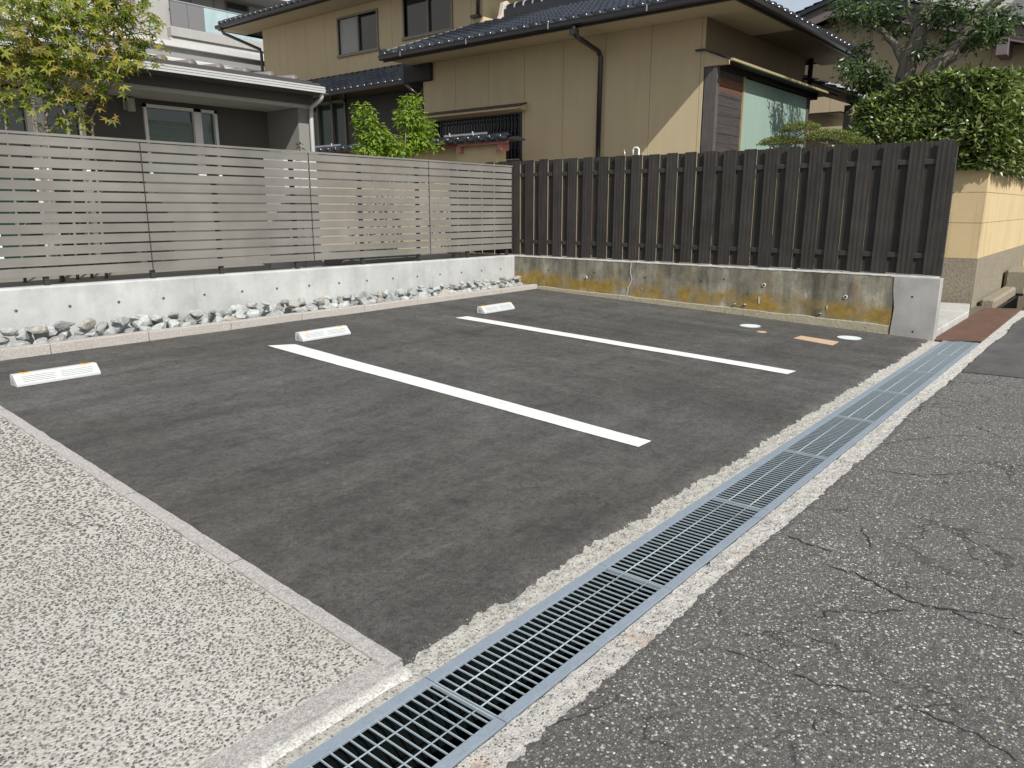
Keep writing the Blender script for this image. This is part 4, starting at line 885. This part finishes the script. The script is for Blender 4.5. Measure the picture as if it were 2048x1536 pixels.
m.build('gutter', 'white2', Q); m = MB(); m.box(-6, 7.60, 10.06, 10.14, 3.205, 3.30); m.box(-6, 7.58, 10.10, 10.25, 3.30, 3.335); m.box(-6, 7.5, 10.2, 10.35, 3.335, 3.37); m.build('roof_edge', 'grooff', Q)
MB().prism([(10.35, 3.33), (10.35, 3.37), (14.5, 3.62), (14.5, 3.33)], 'x', -6, 7.62).build('roof_sheet', 'grooff', Q)
for i in range(9):
    x = 4.0 + .41 * i; MB().tube([(x, 10.30, 3.375), (x, 12.2, 3.50)], .072, 14).build('barrel_tile', 'barrel', Q, smooth=True)
# window, lamp, door
f = MB(); e = .045
f.box(gw[0], gw[0] + e, BYY - .03, BYY + .06, gw[2], gw[3]); f.box(gw[1] - e, gw[1], BYY - .03, BYY + .06, gw[2], gw[3]); f.box(gw[0], gw[1], BYY - .03, BYY + .06, gw[3] - e, gw[3]); f.box(gw[0], gw[1], BYY - .03, BYY + .06, gw[2], gw[2] + e); f.box(6.12, 6.24, BYY - .03, BYY + .06, gw[2], gw[3])
fo = f.build('window_frame', 'winw', Q)
box('pane', 'glassg', fo, gw[0] + e, 6.12, BYY + .03, BYY + .036, gw[2] + e, gw[3] - e); box('pane', 'glassg', fo, 6.24, gw[1] - e, BYY + .03, BYY + .036, gw[2] + e, gw[3] - e)
for k in range(9): box('blind_slat', 'blind', fo, gw[0] + e + .01, 6.11, BYY + .028, BYY + .0298, gw[2] + .07 + .085 * k, gw[2] + .145 + .085 * k)
f = MB(); 
for x in (3.3, 3.85, 4.0, 4.49): f.box(x, x + .06, BYY - .04, BYY + .06, .75, 2.95)
f.box(3.3, 4.55, BYY - .04, BYY + .06, 2.88, 2.95); fo = f.build('door_frame', 'winw', Q); box('pane', 'glassg', fo, 3.36, 3.85, BYY + .03, BYY + .036, .75, 2.88); box('pane', 'glassg', fo, 4.06, 4.49, BYY + .03, BYY + .036, .75, 2.88)
lp = MB().box(5.10, 5.20, BYY - .03, BYY, 2.82, 2.95).build('lamp_plate', 'greysof', Q); MB().tube([(5.17, BYY - .10, 2.80), (5.17, BYY - .10, 2.97)], .052, 16).build('wall_lamp', 'greysof', Q, smooth=False)
pipe(Q, [(7.60, 10.08, 3.20), (7.60, 10.12, 3.12), (7.60, 10.38, 3.02), (7.60, 10.40, 2.9), (7.60, 10.40, .7)], .034, 'white2')
# nearer grey building with a white coping behind that roof
B2 = thing('grey_annex', (9, 24, 0), 'plain grey building with a white parapet seen over the grey house roof', 'building')
box('wall', 'aptd', B2, 2, 19, 24, 30, 0, 6.30); box('parapet', 'aptw', B2, 2, 19.1, 23.85, 24.2, 6.30, 6.45); MB().prism([(22.2, 5.57), (22.2, 5.62), (23.97, 6.0), (23.97, 5.57)], 'x', 8, 18.6).build('lower_roof', 'aptw', B2); box('lower_wall', 'aptd', B2, 8.3, 18.5, 22.6, 23.97, 0, 5.57)
# white cabinet behind the slat fence
o = MB().box(5.72, 6.22, 8.45, 8.9, .69, 2.16).build('utility_cabinet', 'white', loc=(6, 8.7, .69), bevel=.008); tag(o, 'plain white cabinet seen through gaps right of the second fence joint', 'cabinet')
box('cabinet_top', 'white2', o, 5.70, 6.24, 8.43, 8.92, 2.16, 2.185)
o = MB().box(6.6, 8.1, 8.5, 8.95, .69, .80).build('garden_edging', 'conc2', loc=(7, 8.6, .69), bevel=.02); tag(o, 'low grey concrete edging seen under the slat fence', 'edging')

# ================================================================== APARTMENTS FAR BEHIND
A = thing('apartment_building', (18, 35, 0), 'tall pale grey apartment building with glass balconies at the upper left', 'building')
AY = 35
m = MB(); m.box(-20, 16.4, AY, AY + 12, 0, 30); m.build('wall', 'apt', A); box('pillar', 'apt', A, 16.5, 18.0, AY - .6, AY + 12, 0, 30)
box('recessed_wall', 'apt', A, 18.0, 40, AY + .9, AY + 12, 0, 30)
for i, z in enumerate((3.0, 5.9, 8.75, 11.65, 14.5)):
    MB().box(17.8, 33, AY - 1.0, AY + .9, z, z + .42).build('balcony_slab', 'apt', A, bevel=.03); box('ceiling_beam', 'aptw', A, 17.8, 33, AY - .9, AY + .9, z - .35, z - .004)
    for k in range(13):
        x = 17.85 + (.78 * k if k < 2 else 1.56 + 1.15 * (k - 2)); box('balcony_panel' if k < 2 else 'balcony_glass', 'bpanel' if k < 2 else 'bglass', A, x, x + (.76 if k < 2 else 1.13), AY - .98, AY - .93, z + .424, z + 1.45)
    box('hand_rail', 'flash', A, 17.82, 30, AY - 1.0, AY - .91, z + 1.455, z + 1.50)
    for x in (18.6, 21.6, 25): f = box('window_frame', 'frame', A, x, x + 2.4, AY + .84, AY + .898, z + .45, z + 2.45); box('pane', 'glass', f, x + .08, x + 1.15, AY + .80, AY + .838, z + .5, z + 2.38); box('pane', 'curtain', f, x + 1.25, x + 2.32, AY + .80, AY + .838, z + .5, z + 2.38)
for (x, z) in ((10, 8.5), (4, 8.5), (-2, 8.5)): f = box('window_frame', 'frame', A, x, x + 1.8, AY - .04, AY - .003, z, z + 1.5); box('pane', 'bglass', f, x + .08, x + 1.72, AY - .06, AY - .042, z + .08, z + 1.42)
A2 = thing('white_apartment', (60, 8, 0), 'white apartment block with railed balconies at the upper right', 'building')
box('wall', 'aptw', A2, 60, 70, -12, 13.5, 0, 24)
for z in (12.4, 15.2, 18.0):
    for y in (-10, -4, 2): box('balcony_slab', 'aptw', A2, 58.6, 59.99, y, y + 5.2, z, z + .25); [box('rail_bar', 'cable', A2, 58.62, 58.68, y + .1 + .45 * k, y + .16 + .45 * k, z + .25, z + 1.3) for k in range(12)]; box('rail', 'cable', A2, 58.6, 58.7, y, y + 5.2, z + 1.3, z + 1.38); box('dark_opening', 'glass', A2, 59.93, 59.99, y + .4, y + 4.6, z + .3, z + 2.4)

# ================================================================== GABLED HOUSE AT THE RIGHT
K = thing('gabled_house', (22, 5, 0), 'tan gabled house with brown bargeboards partly hidden by the tree and hedge', 'house'); CUR[0] = K
KX = 22.0
m = MB(); m.prism([(-4, 0), (11.8, 0), (11.8, 4.9), (6.8, 6.4), (-4, 3.16)], 'x', KX + .016, KX + 8); m.build('wall_core', 'joint', K)
for i in range(16):
    y0 = 10.7 - .91 * i; y1 = y0 + .90; t0 = 6.45 - .3 * max(abs(y1 - 6.8), abs(y0 - 6.8))
    box('wall_panel', 'tan2', K, KX, KX + .018, y0, y1, .5, t0)
for (a, b) in (((KX - .6, 12.2, 4.9), (KX - .6, 6.8, 6.5)), ((KX - .6, 6.8, 6.5), (KX - .6, -4.4, 3.12))):
    MB().beam(a, b, .08, .36).build('bargeboard', 'barge', K)
m = MB()
for (a, b) in (((12.4, 4.97), (6.8, 6.65)), ((6.8, 6.65), (-4.6, 3.23))): m.add([(KX - .75, a[0], a[1]), (KX + 8, a[0], a[1]), (KX + 8, b[0], b[1]), (KX - .75, b[0], b[1]), (KX - .75, a[0], a[1] + .1), (KX + 8, a[0], a[1] + .1), (KX + 8, b[0], b[1] + .1), (KX - .75, b[0], b[1] + .1)], [(0, 1, 2, 3), (4, 7, 6, 5), (0, 3, 7, 4), (0, 4, 5, 1), (3, 2, 6, 7)])
m.build('roof_deck', 'tile', K)
tile_roof(K, (KX - .75, 12.4, 5.1), (1, 0, 0), (0, -1, .3), 4, 24, maxp=60); tile_roof(K, (KX - .75, -4.6, 3.36), (1, 0, 0), (0, 1, .3), 4, 49, maxp=60)
for y in (3.0, .9): box('purlin_end', 'barge', K, KX - .8, KX, y, y + .22, 6.0 - .3 * (6.8 - y), 6.35 - .3 * (6.8 - y))
f = MB(); f.box(KX - .03, KX, 3.2, 5.9, 4.05, 4.1); f.box(KX - .03, KX, 3.2, 5.9, 3.1, 3.15); f.box(KX - .03, KX, 3.2, 3.25, 3.1, 4.1); f.box(KX - .03, KX, 5.85, 5.9, 3.1, 4.1); fo = f.build('window_frame', 'flash', K); box('pane', 'curtain', fo, KX - .02, KX - .01, 3.25, 5.85, 3.15, 4.05)

# entrance porch between the tan house and the tree
E_ = thing('entrance_porch', (17, 5, .6), 'low tiled entrance porch on a timber post beside the green panel', 'porch')
a = atY(1612, 172, 5.3); b = atY(1760, 240, 4.6)
m = MB(); A1, B1_ = Vector((16.6, 5.0, 3.62)), Vector((18.9, 4.75, 3.42))
MB().beam((16.55, 4.95, 3.60), (19.3, 4.75, 3.40), .10, .14).build('eave_beam', 'brown', E_)
m.add([(16.5, 4.8, 3.66), (19.4, 4.6, 3.46), (19.4, 6.4, 4.1), (16.5, 6.4, 4.3), (16.5, 4.8, 3.62), (19.4, 4.6, 3.42), (19.4, 6.4, 4.06), (16.5, 6.4, 4.26)], [(0, 1, 2, 3), (7, 6, 5, 4), (0, 4, 5, 1), (3, 7, 4, 0), (1, 5, 6, 2)]); m.build('roof_deck', 'black', E_)
tile_roof(E_, (16.5, 4.78, 3.69), (2.9, -.2, -.2), (0, 1.7, .62), 11, 6, 'pale_glare', maxp=70)  # glare on this roof is painted in by the pale tile colour
box('post', 'brown', E_, 16.75, 16.88, 4.95, 5.08, .6, 3.5); box('back_wall', 'cream', E_, 16.7, 21, 6.2, 6.35, .6, 3.0); box('cross_rail', 'brown', E_, 16.5, 20.5, 5.6, 5.7, 2.85, 2.95); box('soffit', 'brown', E_, 16.6, 19.3, 5.1, 6.3, 3.35, 3.38)

# ================================================================== CREAM BOUNDARY WALL
CW = thing('boundary_wall', (13.1, 1.9, 0), 'cream rendered boundary wall under the glossy hedge beside the road', 'wall')
WX, WY = 13.08, 1.86
def course(z0, z1, mat, d, name): 
    box(name, mat, CW, WX - d, WX + .18, WY - d, 9, z0, z1) if False else None
    m = MB(); m.prism([(WX - d, WY - d), (18.6, WY - d), (18.6, WY + .16), (WX + .16, WY + .16), (WX + .16, 5.5), (WX - d, 5.5)], 'z', z0, z1); m.build(name, mat, CW)
course(-.05, .74, 'plinth', .012, 'plinth'); course(.744, 1.26, 'bound', 0, 'render_course'); course(1.266, 1.70, 'bound', 0, 'render_course'); course(1.706, 2.02, 'bound', 0, 'render_course'); course(2.02, 2.06, 'plinth', .03, 'coping')
box('end_pier', 'bound', CW, 18.62, 19.0, WY - .04, WY + .3, 0, 2.0)
N_ = thing('far_gate', (21, 1.9, 0), 'dim gateway with pale steps past the far end of the cream wall', 'gate')
box('step', 'slab', N_, 19.3, 24, 1.9, 3.0, -.05, .15); box('step', 'slab', N_, 19.3, 24, 2.2, 3.0, .15, .32); box('gate_leaf', 'brown', N_, 19.2, 24, 3.0, 3.06, .32, 2.1); box('gate_post', 'plinth', N_, 24, 24.4, 1.8, 2.2, 0, 2.3)

# ================================================================== PLANTS
def leaf(m, p, nrm, up, L, W, kind='oval'):
    up = (up - nrm * up.dot(nrm)); 
    if up.length < 1e-4: up = nrm.orthogonal()
    up.normalize(); s = up.cross(nrm)
    if kind == 'oval':
        vs = [p, p + up * L * .45 + s * W / 2 - nrm * L * .05, p + up * L, p + up * L * .45 - s * W / 2 - nrm * L * .05, p + up * L * .5 + nrm * L * .04]; m.add(vs, [(0, 1, 4), (1, 2, 4), (2, 3, 4), (3, 0, 4)])
    else:     # palmate leaf with five pointed lobes
        vs = [p]; k = 5
        for i in range(k):
            a = R(-112 + 56 * i); l = L * (1, .95, .9)[abs(i - 2)] * (.72 if abs(i - 2) == 2 else 1); d = up * math.cos(a) + s * math.sin(a)
            a2 = a + R(28); d2 = up * math.cos(a2) + s * math.sin(a2); a0 = a - R(24); d0 = up * math.cos(a0) + s * math.sin(a0)
            vs += [p + d0 * L * .36, p + d * l - nrm * L * .18, p + d2 * L * .30]
        m.add(vs, [(0, 1 + 3 * i, 2 + 3 * i, 3 + 3 * i) for i in range(k)])
def rvec(r_): 
    v = Vector((r_.gauss(0, 1), r_.gauss(0, 1), r_.gauss(0, 1))); return v.normalized()
def clump(m, c, rad, n_, L, r_, kind, W=.4, droop=0, shell=.4, up_bias=.5):
    for _ in range(n_):
        d = rvec(r_); t = (shell + (1 - shell) * r_.random()) ; p = Vector(c) + Vector((d.x * rad[0], d.y * rad[1], d.z * rad[2])) * t
        nrm = (d * .6 + Vector((0, 0, up_bias)) + rvec(r_) * .6).normalized(); up = rvec(r_) * .8 + d * .6 + Vector((0, 0, -droop)); l = L * r_.uniform(.65, 1.2)
        leaf(m, p, nrm, up, l, l * W, kind)
def limb(m, pts, r0, r1, r_, n_=7):
    P = []
    for a, b in zip(pts, pts[1:]):
        for k in range(4): P.append(Vector(a).lerp(Vector(b), k / 4) + rvec(r_) * r0 * .12)
    P.append(Vector(pts[-1])); m.tube(P, [r0 + (r1 - r0) * i / (len(P) - 1) for i in range(len(P))], n_)
# maple on the left, thin pale stems
r_ = random.Random(21); T = thing('maple_tree', (3.4, 9.1, .7), 'young maple with green leaves turning orange behind the left of the slat fence', 'tree')
m = MB(); stems = [[(90, 290), (70, 240), (40, 180), (20, 110)], [(85, 290), (92, 240), (110, 150), (120, 30), (125, -40)], [(150, 290), (160, 230), (205, 150), (215, 60), (225, -30)], [(180, 290), (183, 235), (230, 160), (262, 60)], [(10, 290), (8, 220), (-10, 120)], [(120, 290), (135, 240), (100, 170), (60, 40), (50, -30)]]
tw = []
for s_ in stems:
    P = [atY(u, v, 9.1 + r_.uniform(-.15, .15)) for u, v in s_]; P[0].z = .7 if P[0].z > .7 else P[0].z; limb(m, P, .017, .006, r_)
    for k in range(9):
        i = r_.randrange(1, len(P)); a = P[i - 1].lerp(P[i], r_.random()); b = a + Vector((r_.uniform(-.3, .3), r_.uniform(-.3, .3), r_.uniform(.02, .28))); limb(m, [a, b], .006, .002, r_, 5)
m.build('trunk', 'bark2', T, smooth=True)
m = MB()
for (u, v, rx, rz, n_) in ((60, 90, 75, 60, 200), (140, 40, 80, 60, 330), (235, 45, 75, 60, 330), (270, 110, 45, 40, 140), (195, 120, 60, 45, 170), (120, 150, 60, 60, 170), (30, 150, 50, 55, 130), (165, 195, 55, 30, 90), (75, 195, 60, 35, 90), (215, 175, 20, 25, 26), (20, 215, 45, 30, 60), (150, 245, 60, 28, 60), (190, -15, 110, 40, 260), (60, 15, 70, 45, 200), (215, 236, 8, 6, 4), (120, 262, 30, 12, 16), (-20, 40, 40, 80, 90), (100, 110, 60, 60, 160)):
    c = atY(u, v, 9.1); k = 9.1 / 1500 * 1.18
    for _ in range(int(n_ * (.8 if v < 150 else .55))):
        d = rvec(r_) * (r_.random() ** .5); p = c + Vector((d.x * rx * k * .7 * 1.1, d.y * .55 - d.x * .1, d.z * rz * k * .72)); leaf(m, p, (Vector((-.1, -.5, .75)) + rvec(r_) * .7).normalized(), rvec(r_) + Vector((0, 0, -.6)), r_.uniform(.06, .10), .05, 'palm')
m.build('crown', 'maple', T)
# bright green tree in front of the garden wall
T = thing('green_shrub_tree', (8.3, 9.3, .7), 'bright lime green leafy small tree between the grey and tan houses', 'tree'); r_ = random.Random(5); m = MB()
base = Vector((8.25, 9.3, .7))
for (u, v) in ((725, 230), (760, 260), (815, 200), (840, 240), (790, 270)): limb(m, [base + rvec(r_) * .04, base.lerp(atY(u, v, 9.3), .5) + rvec(r_) * .08, atY(u, v, 9.3)], .02, .004, r_)
m.build('trunk', 'bark2', T, smooth=True); m = MB(); k = 9.3 / 1500 * .95
for (u, v, rx, rz, n_) in ((728, 235, 26, 26, 150), (722, 215, 14, 12, 40), (745, 270, 48, 36, 330), (820, 235, 42, 42, 420), (822, 200, 22, 18, 110), (832, 280, 46, 34, 380), (790, 300, 60, 26, 300), (770, 285, 40, 30, 200), (735, 300, 35, 20, 120), (850, 255, 28, 30, 160), (862, 292, 18, 20, 60)):
    c = atY(u, v, 9.3); clump(m, c, (rx * k, .28, rz * k), int(n_ * 1.7), .085, r_, 'oval', .42, .5, .35, .7)
m.build('crown', 'gtree', T)
# low shrubs seen through the slats
for (x, lab) in ((7.4, 'dark low shrub behind the third fence bay'), (8.9, 'dark low shrub near the fence corner')):
    T = thing('low_shrub', (x, 8.6, .7), lab + ', glimpsed through the slats', 'shrub'); m = MB(); limb(m, [(x, 8.6, .7), (x, 8.6, 1.2)], .02, .008, r_); m.build('stem', 'bark2', T); m = MB(); clump(m, (x, 8.65, 1.25), (.55, .3, .5), 500, .07, r_, 'oval', .4, .2); m.build('foliage', 'yew', T)
o = thing('weed', (7.35, 8.3, .7), 'single weed sprig poking above the slat fence in front of the grey house', 'plant'); m = MB(); tp = atY(597, 292, 8.3); limb(m, [(tp.x, 8.3, .7), tp], .006, .002, r_, 5); m.build('stem', 'bark2', o); m = MB(); clump(m, tp, (.05, .05, .05), 14, .06, r_, 'oval', .4, 0); m.build('leaves', 'yew', o)

# clipped hedge over the boundary wall
Hh = thing('clipped_hedge', (14, 2.4, .1), 'large clipped hedge of glossy leaves spilling over the cream boundary wall', 'hedge'); r_ = random.Random(9)
m = MB(); 
for (x, y) in ((13.6, 3.2), (14.2, 2.5), (15.5, 2.4), (16.8, 2.4), (18, 2.4), (13.5, 2.5)): limb(m, [(x, y, .05), (x + .1, y, 1.6), (x, y + .1, 2.6)], .05, .02, r_)
m.build('stems', 'bark', Hh)
def hedge_shape(p):     # rounded block: signed fraction outside
    x, y, z = p; return 0
m = MB(); lf = 0
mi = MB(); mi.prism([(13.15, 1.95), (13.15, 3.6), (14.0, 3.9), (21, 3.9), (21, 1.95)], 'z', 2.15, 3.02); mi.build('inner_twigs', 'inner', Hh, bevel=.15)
top = lambda x, y: 3.40 + .10 * nz(x * 1.3, y * 1.3, 3) + .05 * nz(x * 4, y * 4, 8)
def hleaf(p, out):
    nrm = (out * .5 + Vector((0, 0, .45)) + rvec(r_) * .75).normalized(); L = r_.uniform(.08, .15); leaf(m, Vector(p), nrm, out * .7 + rvec(r_) * .9 + Vector((0, 0, .1)), L, L * .42)
for _ in range(9600):       # -Y face, bulging over the wall
    x = 12.9 + 7.6 * r_.random() ** 1.3; t = r_.random(); z = 2.0 + (top(x, 1.7) - 2.0) * t; bul = .30 * math.sin(math.pi * min(1, t * 1.15 + .12)) + .10 * nz(x * 1.8, z * 2, 1) + .05 * nz(x * 5, z * 5, 1)
    p = Vector((x, WY - .02 - bul + r_.random() ** 2 * .22, z + .02)); rc = 13.25 - x
    if rc > 0: p.y += rc * 1.0
    hleaf(p, Vector((0, -1, .15)))
for _ in range(5500):        # -X face
    y = 1.75 + 2.05 * r_.random(); t = r_.random(); z = 2.05 + (top(13, y) - .0 - 2.05 - max(0, y - 3.0) * .5) * t; bul = .26 * math.sin(math.pi * min(1, t * 1.1 + .15)) + .12 * nz(y * 2.1, z * 2, 4) + .05 * nz(y * 6, z * 5, 4)
    p = Vector((13.10 - bul + r_.random() ** 2 * .22, y, z)); rc = 2.0 - y
    if rc > 0: p.x += rc * .7
    hleaf(p, Vector((-1, 0, .15)))
for _ in range(3800):
    x, y = r_.uniform(12.95, 20.5), r_.uniform(1.7, 3.9); z = top(x, y) - .18 * max(0, 13.3 - x) - max(0, y - 3.0) * .45 * (1 if x < 14 else .3) + r_.uniform(-.14, .05); hleaf((x, y, z), Vector((0, -.2, .8)))
m.build('foliage', 'hedge', Hh)

# big garden tree
TX = 14.3; T = thing('garden_tree', (14.6, 3.6, .1), 'old garden tree with thick grey forked trunk rising behind the hedge', 'tree'); r_ = random.Random(33); m = MB()
def tp_(u, v, dx=0): return atX(u, v, TX + dx)
def br(pts, r0, r1): limb(m, [tp_(*q) for q in pts], r0, r1, r_, 9)
br([(1805, 420), (1806, 250), (1808, 170), (1822, 110), (1845, 60), (1852, 10), (1850, -60)], .185, .085)
br([(1835, 180), (1865, 140), (1900, 110), (1935, 60), (1985, 10), (2030, -30)], .14, .06)
br([(1815, 140), (1790, 90), (1765, 62), (1735, 50), (1700, 22)], .07, .02); br([(1762, 62), (1755, 40), (1748, 20)], .03, .012); br([(1850, 40), (1880, 15), (1900, -15)], .07, .04); br([(1830, 60), (1818, 25), (1815, -20)], .03, .02); br([(1950, 45), (1985, 30), (2030, 10)], .03, .012)
br([(1850, 150), (1885, 135), (1920, 115), (1945, 95)], .03, .012); br([(1806, 215), (1770, 185), (1750, 165), (1745, 150)], .05, .015); br([(1760, 178), (1730, 170), (1720, 150)], .025, .01); br([(1800, 290), (1765, 290), (1735, 265), (1720, 250)], .03, .012)
m.build('trunk', 'bark', T, smooth=True)
m = MB(); k = 14.6 / 1500
for (u, v, rx, rz, n_) in ((1720, 25, 55, 30, 340), (1775, 30, 45, 26, 250), (1800, 62, 30, 14, 90), (1880, 38, 30, 18, 100), (1838, 88, 26, 10, 60), (1900, 15, 60, 25, 320), (1960, 60, 45, 25, 260), (1990, 30, 45, 20, 150), (1985, 60, 40, 18, 200), (1935, 88, 52, 14, 200), (1900, 75, 22, 9, 40), (1995, 55, 25, 14, 80), (1865, 100, 26, 8, 45), (1820, -15, 60, 16, 120), (1730, 145, 45, 22, 330), (1745, 165, 45, 16, 200), (1700, 130, 22, 14, 90), (1722, 100, 22, 22, 110), (1745, 180, 35, 16, 130), (1725, 250, 28, 12, 110), (1840, 110, 12, 14, 40), (1880, 115, 20, 10, 40), (1700, 195, 10, 6, 12), (1750, 215, 30, 25, 160), (1690, 8, 30, 14, 120), (1850, -95, 70, 35, 330), (2060, -50, 70, 30, 300), (1930, -60, 60, 30, 220)):
    clump(m, tp_(u, v, r_.uniform(-.5, .5)), (.48, rx * k, rz * k * 1.0), int(n_ * 1.35), .115, r_, 'oval', .36, .1, .25, .6)
m.build('crown', 'yew', T)
# cloud-pruned pines just over the fence
for (pads, lab) in (([(1560, 290, 42, 13, 500), (1600, 262, 36, 14, 420)], 'small cloud pruned pine in front of the green panel'), ([(1655, 280, 48, 15, 620), (1710, 288, 30, 10, 260)], 'wider cloud pruned pine right of the green panel')):
    T = thing('pruned_pine', (11.4, atX(pads[0][0], 300, 11.4).y, .62), lab + ', above the fence top', 'tree', 'cloud pruned pines above the fence'); m = MB(); k = 12.2 / 1500; b = Vector(T.location)
    for (u, v, rx, rz, n_) in pads: c = atX(u, v, 11.4); limb(m, [b, b.lerp(c, .5) + Vector((0, .1, .1)), c - Vector((0, 0, .02))], .035, .012, r_); [limb(m, [c - Vector((0, 0, .06)), c + Vector((0, q * rx * k * .6, .02))], .012, .005, r_, 5) for q in (-1, 1)]
    m.build('trunk', 'bark', T, smooth=True); m = MB()
    for (u, v, rx, rz, n_) in pads:
        c = atX(u, v, 11.4)
        for _ in range(n_ * 4):
            d = rvec(r_); d.z = abs(d.z); p = c + Vector((d.x * .22, d.y * rx * k, d.z * rz * k * 1.15)) * (.6 + .4 * r_.random()); leaf(m, p, (rvec(r_) + Vector((0, 0, .6))).normalized(), d + rvec(r_) * .6 + Vector((0, 0, .5)), r_.uniform(.022, .04), .013)
    m.build('crown', 'pine', T)
